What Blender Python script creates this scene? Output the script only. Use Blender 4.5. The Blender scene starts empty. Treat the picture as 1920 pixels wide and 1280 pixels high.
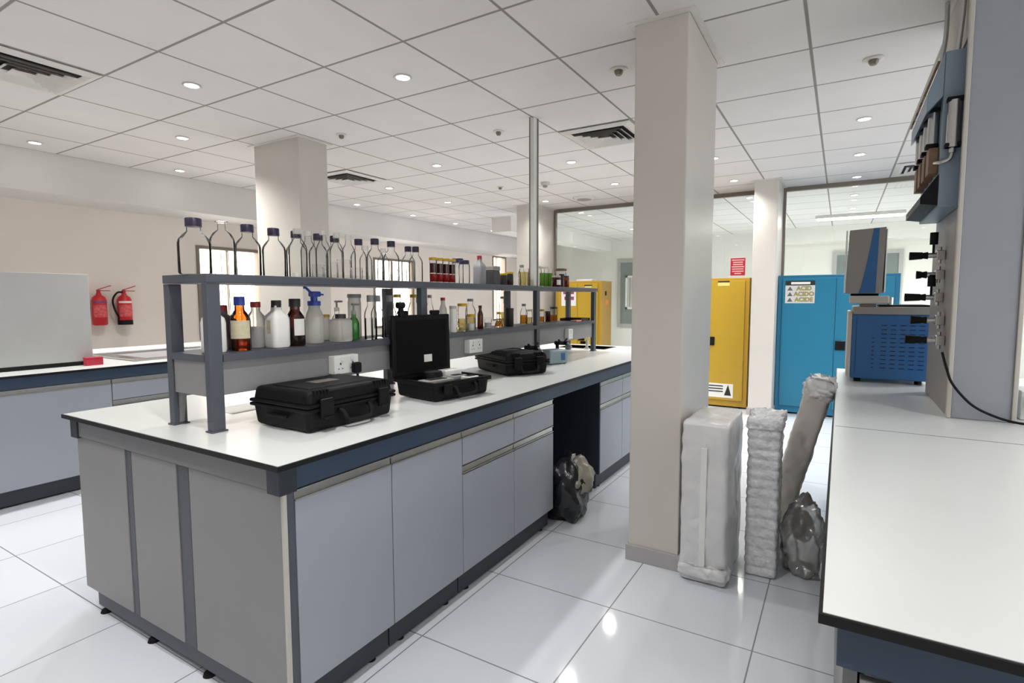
import bpy, bmesh, math, random
from mathutils import Vector, Matrix, noise
random.seed(7)
C = bpy.context.scene.collection
S = bpy.context.scene
PI = math.pi

# ------------------------------------------------------------------ materials
def lin(c):
    return tuple(((v/255)/12.92 if v/255 <= .04045 else ((v/255+.055)/1.055)**2.4) for v in c)
MATS = {}
def mat(name, rgb, rough=.5, metal=0, spec=.5, var=.04, scale=8, bump=0, bscale=60, coat=0):
    """procedural surface: base colour with a faint noise variation and optional bump"""
    m = bpy.data.materials.new(name); m.use_nodes = True
    n = m.node_tree.nodes; l = m.node_tree.links; b = n['Principled BSDF']
    c = lin(rgb)
    b.inputs['Roughness'].default_value = rough
    b.inputs['Metallic'].default_value = metal
    b.inputs['Specular IOR Level'].default_value = spec
    b.inputs['Coat Weight'].default_value = coat
    tc = n.new('ShaderNodeTexCoord'); nz = n.new('ShaderNodeTexNoise')
    nz.inputs['Scale'].default_value = scale; nz.inputs['Detail'].default_value = 4
    l.new(tc.outputs['Object'], nz.inputs['Vector'])
    r = n.new('ShaderNodeValToRGB')
    r.color_ramp.elements[0].position = .3; r.color_ramp.elements[1].position = .7
    r.color_ramp.elements[0].color = (*[max(0, v*(1-var)) for v in c], 1)
    r.color_ramp.elements[1].color = (*[min(1, v*(1+var)) for v in c], 1)
    l.new(nz.outputs['Fac'], r.inputs['Fac']); l.new(r.outputs['Color'], b.inputs['Base Color'])
    if bump:
        n2 = n.new('ShaderNodeTexNoise'); n2.inputs['Scale'].default_value = bscale; n2.inputs['Detail'].default_value = 3
        l.new(tc.outputs['Object'], n2.inputs['Vector'])
        bp = n.new('ShaderNodeBump'); bp.inputs['Strength'].default_value = bump; bp.inputs['Distance'].default_value = .01
        l.new(n2.outputs['Fac'], bp.inputs['Height']); l.new(bp.outputs['Normal'], b.inputs['Normal'])
    return m
def emit(name, rgb, strength):
    m = bpy.data.materials.new(name); m.use_nodes = True
    n = m.node_tree.nodes; l = m.node_tree.links; n.clear()
    e = n.new('ShaderNodeEmission'); e.inputs['Color'].default_value = (*lin(rgb), 1); e.inputs['Strength'].default_value = strength
    o = n.new('ShaderNodeOutputMaterial'); l.new(e.outputs[0], o.inputs[0]); return m
def glass(name, tint, rough=.02, ior=1.45, body=0.0, bodycol=(230, 230, 228)):
    """thin clear wall: tinted transmission plus fresnel reflection; body mixes in a milky diffuse"""
    m = bpy.data.materials.new(name); m.use_nodes = True
    n = m.node_tree.nodes; l = m.node_tree.links; n.clear()
    t = n.new('ShaderNodeBsdfTransparent'); t.inputs['Color'].default_value = (*tint, 1)
    g = n.new('ShaderNodeBsdfGlossy'); g.inputs['Roughness'].default_value = rough; g.inputs['Color'].default_value = (.95, .95, .95, 1)
    f = n.new('ShaderNodeFresnel'); f.inputs['IOR'].default_value = ior
    mx = n.new('ShaderNodeMixShader'); o = n.new('ShaderNodeOutputMaterial')
    l.new(f.outputs[0], mx.inputs[0]); l.new(g.outputs[0], mx.inputs[2])
    if body > 0:
        d = n.new('ShaderNodeBsdfDiffuse'); d.inputs['Color'].default_value = (*lin(bodycol), 1)
        tl = n.new('ShaderNodeBsdfTranslucent'); tl.inputs['Color'].default_value = (*lin(bodycol), 1)
        m0 = n.new('ShaderNodeMixShader'); m0.inputs[0].default_value = .5
        l.new(d.outputs[0], m0.inputs[1]); l.new(tl.outputs[0], m0.inputs[2])
        m1 = n.new('ShaderNodeMixShader'); m1.inputs[0].default_value = body
        l.new(t.outputs[0], m1.inputs[1]); l.new(m0.outputs[0], m1.inputs[2]); l.new(m1.outputs[0], mx.inputs[1])
    else:
        l.new(t.outputs[0], mx.inputs[1])
    l.new(mx.outputs[0], o.inputs[0]); return m
def grid_mat(name, rgb, rgb_line, x0, sx, y0, sy, w, rough, spec=.5, var=.03, nscale=6, bump=.3, fine=0):
    """square tile grid laid out in the object's own metres"""
    m = mat(name, rgb, rough, 0, spec, var, nscale)
    n = m.node_tree.nodes; l = m.node_tree.links; b = n['Principled BSDF']
    ramp = [q for q in n if q.type == 'VALTORGB'][0]; tc = [q for q in n if q.type == 'TEX_COORD'][0]
    sp = n.new('ShaderNodeSeparateXYZ'); l.new(tc.outputs['Object'], sp.inputs[0])
    def M(op, a, bv=None):
        q = n.new('ShaderNodeMath'); q.operation = op
        for i, v in enumerate((a, bv)):
            if v is None: continue
            if isinstance(v, (int, float)): q.inputs[i].default_value = v
            else: l.new(v, q.inputs[i])
        return q.outputs[0]
    def line(o, c0, s):
        u = M('FRACT', M('DIVIDE', M('ADD', o, -c0 + 1000*s), s))
        d = M('MULTIPLY', M('MINIMUM', u, M('SUBTRACT', 1.0, u)), s)
        return d
    d = M('MINIMUM', line(sp.outputs['X'], x0, sx), line(sp.outputs['Y'], y0, sy))
    k = n.new('ShaderNodeMapRange'); k.inputs['From Min'].default_value = w*.6; k.inputs['From Max'].default_value = w
    l.new(d, k.inputs['Value'])
    mx = n.new('ShaderNodeMix'); mx.data_type = 'RGBA'
    mx.inputs[6].default_value = (*lin(rgb_line), 1)
    l.new(k.outputs[0], mx.inputs[0]); l.new(ramp.outputs['Color'], mx.inputs[7]); l.new(mx.outputs[2], b.inputs['Base Color'])
    bp = n.new('ShaderNodeBump'); bp.inputs['Strength'].default_value = bump; bp.inputs['Distance'].default_value = .004
    l.new(k.outputs[0], bp.inputs['Height']); l.new(bp.outputs['Normal'], b.inputs['Normal'])
    return m

GX0, GSX, GY0, GSY = -0.195, .617, 1.673, .6135
M_ceil = grid_mat('ceiling tile', (224, 220, 217), (148, 142, 137), GX0, GSX, GY0, GSY, .010, .9, .2, .02, 3, .25)
M_floor = grid_mat('white polished floor tile', (217, 221, 227), (132, 135, 141), -.25, .596, 1.07, .595, .0035, .07, .5, .015, 1.5, .05)
M_wall = mat('cream wall paint', (234, 224, 214), .75, var=.015, scale=2)
M_wallfar = mat('white wall paint', (232, 229, 222), .75, var=.015, scale=2)
M_soffit = mat('soffit paint', (218, 215, 211), .8, var=.015, scale=2)
M_col = mat('gloss column paint', (204, 198, 190), .32, spec=.5, var=.015, scale=3)
M_skirt = mat('grey skirting', (170, 168, 167), .4, var=.03)
M_top = mat('white laminate worktop', (216, 219, 217), .28, spec=.5, var=.012, scale=4)
M_edge = mat('black edge band', (13, 14, 17), .5, 0, .3)
M_apron = mat('slate apron', (46, 62, 82), .5, var=.04)
M_endap = mat('grey end apron', (112, 113, 116), .5, var=.03)
M_block = mat('dark corner cap', (36, 42, 50), .5)
M_door = mat('grey laminate door', (152, 157, 166), .45, var=.02, scale=3)
M_end = mat('grey end panel', (134, 133, 134), .5, var=.03, scale=5)
M_rail = mat('slate frame', (74, 78, 86), .5, var=.03)
M_dark = mat('shaded interior panel', (34, 42, 54), .7)  # dark tone holds the shade of the knee space
M_plinth = mat('plinth grey with shade', (52, 54, 60), .55)  # darkened to take in the shadow under the cabinets
M_alu = mat('brushed aluminium', (178, 178, 172), .35, .85, var=.05, scale=40)
M_alud = mat('bronze aluminium', (128, 120, 110), .4, .5)
M_black = mat('black plastic', (7, 8, 10), .5, 0, .2, var=.1, scale=30, bump=.12, bscale=300)
M_black2 = mat('black foam', (9, 10, 11), .9, 0, .2)
M_blackg = mat('glossy black', (14, 14, 16), .2)
M_rub = mat('black rubber', (14, 14, 16), .75, 0, .3)
M_white = mat('white plastic', (226, 226, 222), .4)
M_paper = mat('white paper', (228, 226, 220), .85)
M_ink = mat('printed ink', (40, 40, 42), .8)
M_steel = mat('stainless steel', (190, 190, 190), .25, .95)
M_chrome = mat('chrome', (215, 215, 215), .1, 1)
M_yel = mat('yellow powder coat', (180, 146, 40), .4, var=.02)
M_yeld = mat('yellow frame', (178, 140, 38), .45, var=.02)
M_blue = mat('blue powder coat', (30, 116, 148), .4, var=.02)
M_blued = mat('blue frame', (28, 110, 146), .45, var=.02)
M_red = mat('extinguisher red', (196, 30, 38), .35)
M_redd = mat('red print', (176, 40, 60), .7)
M_grey = mat('grey instrument paint', (168, 172, 178), .45, var=.02)
M_greyp = mat('grey board', (172, 172, 170), .6, var=.02)
M_serv = mat('service column sheet', (146, 150, 158), .5, var=.02)
M_servt = mat('service column trim', (186, 182, 174), .5, var=.02)
M_gpan = mat('gas panel blue grey', (128, 146, 160), .45, var=.02)
M_wood = mat('orange brown card', (126, 98, 78), .6, var=.15, scale=30)
M_navy = mat('navy metal', (46, 100, 156), .45, var=.03)
M_cream = mat('beige plastic', (196, 190, 180), .5, var=.02)
M_creamd = mat('stone plastic', (150, 146, 142), .5, var=.02)
M_foam = mat('white foam wrapped', (216, 216, 216), .32, spec=.6, var=.05, scale=9, bump=.35, bscale=14)
M_bub = mat('bubble wrap', (222, 224, 226), .16, spec=.8, var=.12, scale=30, bump=.9, bscale=55)
M_foamp = mat('foam plank wrap', (206, 201, 194), .3, spec=.6, var=.08, scale=9, bump=.5, bscale=18)
M_tape = mat('clear tape', (226, 226, 222), .15, spec=.8)
M_bag = glass('clear polythene', (.86, .85, .84), .15, 1.4, .4, (206, 203, 200))
M_brown = mat('brown parcel', (78, 66, 54), .6, bump=.5, bscale=12)
M_blackbag = mat('black bin bag', (24, 27, 30), .25, spec=.6, bump=.8, bscale=14)
M_greybag = mat('grey polythene', (150, 146, 134), .3, spec=.6, bump=.8, bscale=18, var=.2)
M_glass = glass('laboratory glass', (.965, .968, .965), .02, 1.18)
M_pane = glass('partition glass', (.95, .98, .955), .01, 1.5)
M_panew = glass('window glass', (.97, .98, .98), .01, 1.5)
M_milk = glass('translucent polythene', (.94, .94, .92), .3, 1.35, .6, (242, 240, 234))
M_milkw = mat('white polythene', (236, 235, 230), .4, var=.03)
M_amber = glass('amber glass', (.62, .26, .07), .03, 1.5, .12, (120, 60, 25))
M_amberd = glass('dark amber glass', (.34, .13, .05), .03, 1.5, .25, (70, 34, 18))
M_green = glass('green glass', (.45, .78, .42), .03, 1.45, .35, (110, 190, 100))
M_greenl = mat('green liquid', (92, 178, 88), .3)
M_lime = glass('lime liquid', (.55, .8, .3), .03, 1.4, .6, (130, 190, 70))
M_redj = glass('red glass', (.75, .12, .1), .03, 1.45, .5, (180, 40, 38))
M_redjd = glass('dark red glass', (.35, .08, .08), .03, 1.45, .6, (84, 26, 28))
M_honey = glass('honey liquid', (.9, .58, .14), .03, 1.4, .4, (222, 150, 50))
M_pale = glass('pale yellow liquid', (.95, .88, .6), .03, 1.4, .35, (232, 214, 150))
M_water = glass('clear liquid', (.94, .95, .95), .02, 1.33)
M_capb = mat('violet blue cap', (36, 30, 58), .4)
M_capblue = mat('bright blue cap', (44, 72, 168), .4)
M_capr = mat('red cap', (158, 36, 40), .45)
M_capk = mat('black cap', (38, 36, 36), .5)
M_capy = mat('gold cap', (196, 160, 40), .4, .3)
M_capg = mat('grey cap', (150, 150, 152), .5)
M_labw = mat('cream bottle label', (206, 196, 166), .8, var=.08, scale=60)
M_labb = mat('blue label', (60, 120, 170), .7)
M_greyb = mat('grey polythene solid', (110, 112, 116), .4)
M_liqg = mat('grey powder', (120, 124, 130), .5)
M_pink = mat('pink card', (226, 160, 140), .7)
M_teal = mat('pale blue grey instrument', (142, 160, 168), .4)
M_vent = mat('vent white', (214, 210, 204), .5)
M_ventd = mat('vent dark', (46, 44, 42), .8)
M_olive = mat('olive lettering', (150, 140, 84), .8)
M_lens = emit('downlight lens', (255, 252, 246), 14)
M_lin = emit('linear light diffuser', (255, 253, 248), 25)
M_sky = emit('daylight behind blinds', (255, 244, 232), 5.5)
M_slat = glass('blind slat', (.8, .74, .7), .5, 1.3, .85, (168, 150, 138))

# ------------------------------------------------------------------ mesh builder
class MB:
    def __init__(s, off=(0, 0, 0)):
        s.v = []; s.f = []; s.sm = []; s.o = Vector(off)
    def add(s, vs, fs, smooth=False):
        b = len(s.v); s.v += [Vector(v) - s.o for v in vs]
        for f in fs: s.f.append([b+i for i in f]); s.sm.append(smooth)
        return s
    def addbm(s, bm, smooth=False):
        bm.verts.index_update(); bm.verts.ensure_lookup_table()
        s.add([v.co.copy() for v in bm.verts], [[v.index for v in f.verts] for f in bm.faces], smooth); bm.free(); return s
    def box(s, x0, x1, y0, y1, z0, z1, bev=.0, seg=2, M=None):
        bm = bmesh.new(); bmesh.ops.create_cube(bm, size=1)
        for v in bm.verts:
            v.co = Vector(((x0+x1)/2+v.co.x*(x1-x0), (y0+y1)/2+v.co.y*(y1-y0), (z0+z1)/2+v.co.z*(z1-z0)))
        if bev > 0:
            bev = min(bev, .45*min(abs(x1-x0), abs(y1-y0), abs(z1-z0)))
            bmesh.ops.bevel(bm, geom=bm.edges[:], offset=bev, segments=seg, affect='EDGES', profile=.5)
        if M is not None: bmesh.ops.transform(bm, matrix=M, verts=bm.verts[:])
        return s.addbm(bm)
    def cyl(s, p0, p1, r0, r1=None, n=20, cap=True):
        r1 = r0 if r1 is None else r1
        p0 = Vector(p0); p1 = Vector(p1); d = (p1-p0).normalized()
        a = d.orthogonal().normalized(); b = d.cross(a)
        vs = []
        for p, r in ((p0, r0), (p1, r1)):
            for i in range(n):
                t = 2*PI*i/n; vs.append(p + (a*math.cos(t)+b*math.sin(t))*r)
        s.add(vs, [[i, (i+1) % n, n+(i+1) % n, n+i] for i in range(n)], True)
        if cap:
            s.add(vs[:n], [list(range(n-1, -1, -1))]); s.add(vs[n:], [list(range(n))])
        return s
    def lathe(s, prof, c=(0, 0, 0), n=28, pw=2, sx=1, sy=1):
        """prof: (radius, z) pairs bottom to top; pw > 2 squares the section"""
        vs = []; fs = []; k = len(prof)
        for r, z in prof:
            for i in range(n):
                t = 2*PI*i/n; ct, st = math.cos(t), math.sin(t)
                q = r/((abs(ct)**pw+abs(st)**pw)**(1/pw))
                vs.append((c[0]+q*ct*sx, c[1]+q*st*sy, c[2]+z))
        for j in range(k-1):
            for i in range(n):
                fs.append([j*n+i, j*n+(i+1) % n, (j+1)*n+(i+1) % n, (j+1)*n+i])
        s.add(vs, fs, True)
        if prof[0][0] > 1e-4: s.add(vs[:n], [list(range(n-1, -1, -1))])
        if prof[-1][0] > 1e-4 and s.capend: s.add(vs[-n:], [list(range(n))])
        return s
    capend = True
    def tube(s, pts, r, n=10):
        pts = [Vector(p) for p in pts]
        P = []
        for i in range(len(pts)-1):
            p0 = pts[max(i-1, 0)]; p1 = pts[i]; p2 = pts[i+1]; p3 = pts[min(i+2, len(pts)-1)]
            for k in range(6):
                t = k/6
                P.append(.5*((2*p1)+(p2-p0)*t+(2*p0-5*p1+4*p2-p3)*t*t+(3*p1-p0-3*p2+p3)*t**3))
        P.append(pts[-1])
        vs = []; a = None
        for i, p in enumerate(P):
            d = (P[min(i+1, len(P)-1)]-P[max(i-1, 0)]).normalized()
            a = d.orthogonal().normalized() if a is None else (a-d*a.dot(d)).normalized()
            b = d.cross(a)
            for j in range(n):
                t = 2*PI*j/n; vs.append(p+(a*math.cos(t)+b*math.sin(t))*r)
        fs = [[i*n+j, i*n+(j+1) % n, (i+1)*n+(j+1) % n, (i+1)*n+j] for i in range(len(P)-1) for j in range(n)]
        s.add(vs, fs, True); s.add(vs[:n], [list(range(n-1, -1, -1))]); s.add(vs[-n:], [list(range(n))])
        return s
    def build(s, name, m, parent=None, **kw):
        me = bpy.data.meshes.new(name); me.from_pydata([tuple(v) for v in s.v], [], s.f); me.update()
        me.polygons.foreach_set('use_smooth', s.sm)
        me.materials.append(m)
        o = bpy.data.objects.new(name, me); C.objects.link(o)
        if parent: o.parent = parent
        for k, v in kw.items(): o[k] = v
        return o
def tag(o, label, cat, group=None):
    o['label'] = label; o['category'] = cat
    if group: o['group'] = group
    return o
def thing(name, label, cat, loc=(0, 0, 0), rz=0, group=None):
    o = bpy.data.objects.new(name, None); C.objects.link(o); o.empty_display_size = .1
    o.location = loc; o.rotation_euler = (0, 0, rz); return tag(o, label, cat, group)
def struct(name, mb, m): 
    o = mb.build(name, m); o['kind'] = 'structure'; return o
def dup(root, loc, label, rz=None):
    r = root.copy(); C.objects.link(r); r.location = loc; r['label'] = label
    if rz is not None: r.rotation_euler = (0, 0, rz)
    for ch in list(root.children):
        c = ch.copy(); C.objects.link(c); c.parent = r
        for g in list(ch.children):
            d = g.copy(); C.objects.link(d); d.parent = c
    return r
def words(txt, size, M, name, m, parent, align='CENTER'):
    cu = bpy.data.curves.new('t', 'FONT'); cu.body = txt; cu.size = size; cu.align_x = align; cu.align_y = 'CENTER'; cu.extrude = .0006; cu.offset = .0035
    ob = bpy.data.objects.new('t', cu); C.objects.link(ob)
    bpy.context.view_layer.update()
    me = bpy.data.meshes.new_from_object(ob.evaluated_get(bpy.context.evaluated_depsgraph_get()))
    bpy.data.objects.remove(ob); me.transform(M); me.materials.clear(); me.materials.append(m)
    o = bpy.data.objects.new(name, me); C.objects.link(o)
    if parent: o.parent = parent
    return o

CZ = 2.762; WT = .895
# ------------------------------------------------------------------ room shell
struct('floor', MB().box(-7.3, 4.6, -2.6, 12.9, -.12, 0), M_floor)
struct('ceiling', MB().box(-7.3, 4.6, -2.6, 12.9, CZ, CZ+.12), M_ceil)
struct('wall_left', MB().box(-7.2, -7.0, -2.2, 3.9, 0, CZ).box(-7.2, -7.0, 4.8, 6.95, 0, CZ).box(-7.2, -7.0, 8.0, 10.75, 0, CZ)
       .box(-7.2, -7.0, 11.35, 12.8, 0, CZ).box(-7.2, -7.0, 3.9, 4.8, 0, .88).box(-7.2, -7.0, 3.9, 4.8, 2.08, CZ)
       .box(-7.2, -7.0, 6.95, 8.0, 0, .88).box(-7.2, -7.0, 6.95, 8.0, 2.12, CZ).box(-7.2, -7.0, 10.75, 11.35, 0, .88).box(-7.2, -7.0, 10.75, 11.35, 2.4, CZ), M_wall)
struct('trim_1', MB().box(-7.0, -6.365, -2.2, 12.6, 2.39, CZ), M_soffit)
struct('wall_back', MB().box(-7.2, 4.2, 12.6, 12.8, 0, CZ), M_wallfar)
struct('trim_2', MB().box(-1.2, 4.2, 12.2, 12.6, 2.48, CZ).box(-5.15, -4.77, 7.9, 12.6, 2.52, CZ), M_wallfar)
struct('wall_front_blocker', MB().box(-7.2, 4.6, -2.6, -2.4, 0, CZ), M_wall)  # unseen wall added behind the camera to block light from the back
struct('wall_right', MB().box(4.2, 4.4, -2.4, 12.6, 0, .85).box(4.2, 4.4, -2.4, 12.6, 2.55, CZ), M_wallfar)
def window(n, y0, y1, z0, z1):
    r = bpy.data.objects.new('window_%d' % n, None); C.objects.link(r); r.location = (-7.0, (y0+y1)/2, z0); r['kind'] = 'structure'
    L = r.location
    MB(L).box(-7.12, -7.11, y0, y1, z0, z1).build('daylight', M_sky, r)
    f = MB(L); w = .04
    f.box(-7.1, -6.985, y0, y0+w, z0, z1, .004).box(-7.1, -6.985, y1-w, y1, z0, z1, .004).box(-7.1, -6.985, y0+w, y1-w, z1-w, z1, .004).box(-7.1, -6.985, y0+w, y1-w, z0, z0+w, .004)
    f.box(-7.09, -7.06, (y0+y1)/2-.015, (y0+y1)/2+.015, z0+w, z1-w)
    f.build('frame', M_alud, r)
    b = MB(L); k = int((y1-y0-.1)/.085)
    for i in range(k):
        y = y0+.06+i*.085
        M = Matrix.Translation((-7.03, y+.03, 0)) @ Matrix.Rotation(math.radians(52), 4, 'Z')
        b.box(-.0015, .0015, -.036, .036, z0+.05, z1-.05, 0, M=M)
    b.build('blind', M_slat, r)
window(1, 3.9, 4.8, .88, 2.08); window(2, 6.95, 8.0, .88, 2.12); window(3, 10.75, 11.35, .88, 2.4)
# columns
def column(name, x0, x1, y0, y1):
    c = struct(name, MB().box(x0, x1, y0, y1, 0, CZ, .006), M_col)
    s = MB()
    e = .012
    s.box(x0-e, x1+e, y0-e, y0, 0, .085, .003).box(x0-e, x1+e, y1, y1+e, 0, .085, .003).box(x0-e, x0, y0, y1, 0, .085, .003).box(x1, x1+e, y0, y1, 0, .085, .003)
    s.build('baseboard', M_skirt, c)
    a = MB(); e = .035
    a.box(x0-e, x1+e, y0-e, y0-.002, CZ-.007, CZ-.0005).box(x0-e, x1+e, y1+.002, y1+e, CZ-.007, CZ-.0005).box(x0-e, x0-.002, y0-.002, y1+.002, CZ-.007, CZ-.0005).box(x1+.002, x1+e, y0-.002, y1+.002, CZ-.007, CZ-.0005)
    a.build('ceiling_angle', M_vent, c)
    return c
column('wall_column', -.932, -.668, 2.755, 3.43)
column('wall_column.001', -4.56, -3.955, 3.10, 3.40)
column('wall_column.002', -.915, -.66, 7.02, 7.72)
column('wall_column.003', -4.14, -3.85, 7.02, 7.72)
# glass partition with its head and floor tracks
def pane(n, x0, x1, y, z0=0.0, z1=CZ):
    r = bpy.data.objects.new('window_%d' % n, None); C.objects.link(r); r.location = ((x0+x1)/2, y, z0); r['kind'] = 'structure'
    L = r.location
    MB(L).box(x0+.03, x1-.03, y-.004, y+.004, z0+.04, z1-.05).build('pane', M_pane, r)
    MB(L).box(x0, x1, y-.03, y+.03, z1-.05, z1).box(x0, x1, y-.03, y+.03, z0, z0+.04).box(x0, x0+.03, y-.03, y+.03, z0+.04, z1-.05).box(x1-.03, x1, y-.03, y+.03, z0+.04, z1-.05).build('frame', M_alud, r)
pane(4, -3.85, -2.40, 7.69); pane(5, -2.40, -.915, 7.69); pane(6, -.66, 1.0, 7.69); pane(7, 1.0, 2.6, 7.69); pane(10, 2.6, 4.2, 7.69)
pane(8, -4.42, -4.15, 7.6, 0, 2.64)
# far room: window and doorway in the back wall
def farframe(name, x0, x1, z0, z1, blind):
    r = bpy.data.objects.new(name, None); C.objects.link(r); r.location = ((x0+x1)/2, 12.6, z0); r['kind'] = 'structure'
    L = r.location; w = .07
    MB(L).box(x0, x1, 12.55, 12.6, z0, z0+w).box(x0, x1, 12.55, 12.6, z1-w, z1).box(x0, x0+w, 12.55, 12.6, z0+w, z1-w).box(x1-w, x1, 12.55, 12.6, z0+w, z1-w).build('frame', M_greyp, r)
    MB(L).box(x0+w, x1-w, 12.57, 12.59, z0+w, z1-w).build('pane', mat('grey green glazing', (122, 132, 130), .15), r)
    if blind:
        a, b, c, d = x0+.2, x1-.05, z0+.42, z1-.38
        MB(L).box(a, b, 12.54, 12.57, c, c+.05).box(a, b, 12.54, 12.57, d-.05, d).box(a, a+.05, 12.54, 12.57, c, d).build('inner_frame', M_white, r)
        g = MB(L)
        for i in range(int((b-a-.05)/.06)): g.box(a+.055+i*.06, a+.1+i*.06, 12.55, 12.565, c+.05, d-.05)
        g.build('blind', M_cream, r)
farframe('window_9', -4.60, -3.2, .72, 2.31, True)
farframe('door_1', -.17, .97, .0, 2.3, False)

# ------------------------------------------------------------------ ceiling fittings
dl = thing('downlight', 'recessed round downlight nearest the camera in the row over the left side of the middle bench', 'ceiling light', (-2.366, 2.635, CZ))
MB().lathe([(.052, -.001), (.055, -.006), (.043, -.008), (.041, -.003)], n=28).build('trim_ring', M_vent, dl)
MB().lathe([(.0405, -.0055), (.0405, -.0025)], n=24).build('lens', M_lens, dl)
rows = [(-6.056, [2.03, 3.247, 5.72, 6.93, 8.08, 9.33], 'ceiling row beside the left soffit'),
        (-4.822, [2.62, 5.09, 6.26, 8.6], 'ceiling row just left of the wide column'),
        (-3.60, [2.03, 4.50, 6.906, 8.13, 10.6], 'ceiling row just right of the wide column'),
        (-2.366, [2.635, 5.093, 6.318], 'ceiling row over the middle bench'),
        (-1.12, [5.688, 6.882, 8.144, 10.6], 'ceiling row behind the tall front column'),
        (.10, [5.063, 6.273, 7.40, 8.678, 9.94], 'ceiling row toward the service column')]
ordn = ['nearest', 'second nearest', 'third nearest', 'fourth nearest', 'fifth nearest', 'sixth nearest']
spots = []
for x, ys, nm in rows:
    for i, y in enumerate(ys):
        if x == -2.366 and i == 0:
            dl['label'] = 'round recessed downlight, nearest one in the ' + nm; dl['group'] = 'recessed ceiling downlights'
        else:
            q = dup(dl, (x, y, CZ), 'round recessed downlight, %s in the %s' % (ordn[i], nm))
        spots.append((x, y))
for x, y, lb in ((-2.366, .2, 'above the near end of the middle bench'), (-3.6, -.45, 'behind and left of the camera'), (-1.12, .85, 'above the aisle beside the middle bench'), (.10, .2, 'above the camera'), (1.33, 2.0, 'above the right worktop'), (1.33, 4.45, 'behind the service column'), (-4.82, .2, 'above the left bench'), (-6.056, .8, 'beside the near end of the left soffit'), (1.33, 8.7, 'in the back room behind the service column'), (1.33, 11.2, 'at the far wall behind the service column'), (-2.366, 10.0, 'in the back room behind the tall column')):
    dup(dl, (x, y, CZ), 'round recessed downlight added out of view, ' + lb); spots.append((x, y))  # unseen fittings and beams added to brighten the room
for i, (x, y) in enumerate(spots):
    L = bpy.data.lights.new('downlight_beam', 'SPOT'); L.energy = (150 if y > 7.5 and x > -4 else 60 if x < -4 and y > 5 else 140 if x < -4 else 90 if x == -1.12 else 46 if y < 2.1 else 72) * (.6 if x < -6 and y < 7.5 else 1); L.spot_size = math.radians(70 if x < -6 else 140); L.spot_blend = 1; L.shadow_soft_size = .05
    L.color = (1, .985, .965)
    o = bpy.data.objects.new('downlight_beam', L); C.objects.link(o); o.location = (x, y, CZ-.02)

def vent(x, y, label, first=[None]):
    if first[0]:
        return dup(first[0], (x, y, CZ), label)
    r = thing('air_diffuser', label, 'air vent', (x, y, CZ), 0, 'square ceiling air diffusers')
    MB().box(-.26, .26, -.26, .26, -.006, -.001).build('dark_recess', M_ventd, r)
    f = MB()
    def ring(a, b, za, zb, mb):
        vs = []
        for r_, z in ((a, za), (b, zb)):
            vs += [(-r_, -r_, z), (r_, -r_, z), (r_, r_, z), (-r_, r_, z)]
        mb.add(vs, [[i, (i+1) % 4, 4+(i+1) % 4, 4+i] for i in range(4)])
        mb.add([(v[0], v[1], v[2]-.004) for v in vs], [[4+i, 4+(i+1) % 4, (i+1) % 4, i] for i in range(4)])
    ring(.298, .255, -.004, -.02, f); ring(.255, .225, -.02, -.012, f)
    f.build('frame', M_vent, r)
    for k in range(4):
        l = MB(); a = .205-k*.05; ring(a, a-.034, -.03, -.008, l); l.build('louvre', M_vent, r)
    first[0] = r; return r
vent(-4.205, 1.366, 'square ceiling air diffuser at the top left corner, cut by the photo edge')
vent(-1.738, 4.434, 'square ceiling air diffuser just left of the tall front column')
vent(-4.822, 4.434, 'square ceiling air diffuser just right of the wide column at the back left')
vent(.731, 7.2, 'square ceiling air diffuser beside the gas panel at the right')
def sensor(x, y, label, big=1.0, first={}):
    k = big
    if k in first: return dup(first[k], (x, y, CZ), label)
    r = thing('ceiling_sprinkler', label, 'sprinkler', (x, y, CZ), 0, 'small round ceiling sprinklers')
    MB().lathe([(.045*k, -.001), (.045*k, -.006), (.03*k, -.008)], n=24).build('rose', M_vent, r)
    MB().lathe([(.021*k, -.008), (.021*k, -.022), (.014*k, -.034)], n=20).build('head', M_alud, r)
    first[k] = r; return r
sensor(-1.191, 3.224, 'round ceiling sprinkler head just left of the tall column top', 1.2)
sensor(.107, 3.845, 'round ceiling sprinkler head near the top of the service column', 1.2)
sensor(-3.612, 3.26, 'small ceiling sprinkler head just right of the wide column top')
sensor(-2.45, 3.866, 'small ceiling sprinkler head just left of the vertical trunking')
sensor(-3.626, 5.756, 'small ceiling sprinkler head far back left of the trunking')
sm = thing('smoke_detector', 'cream smoke detector on the ceiling just right of the trunking', 'smoke detector', (-3.045, 5.826, CZ))
MB().lathe([(.055, -.001), (.055, -.015), (.04, -.035)], n=24).build('base', M_cream, sm); MB().lathe([(.03, -.035), (.028, -.055), (.015, -.06)], n=20).build('chamber', M_capg, sm)
rd = thing('round_diffuser', 'round ceiling air diffuser in front of the glass partition', 'air vent', (-3.039, 6.953, CZ))
MB().lathe([(.15, -.001), (.15, -.008), (.125, -.03)], n=32).build('rim', M_vent, rd); MB().lathe([(.1, -.032), (.02, -.05)], n=32).build('cone', M_creamd, rd)
ll = thing('linear_light', 'bright linear ceiling light fitting in the room behind the glass', 'ceiling light', (.2, 10.7, CZ))
MB().box(-.62, .62, -.15, .15, -.05, -.001, .004).build('housing', M_vent, ll); MB().box(-.59, .59, -.12, .12, -.058, -.0505).build('diffuser', M_lin, ll)

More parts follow.
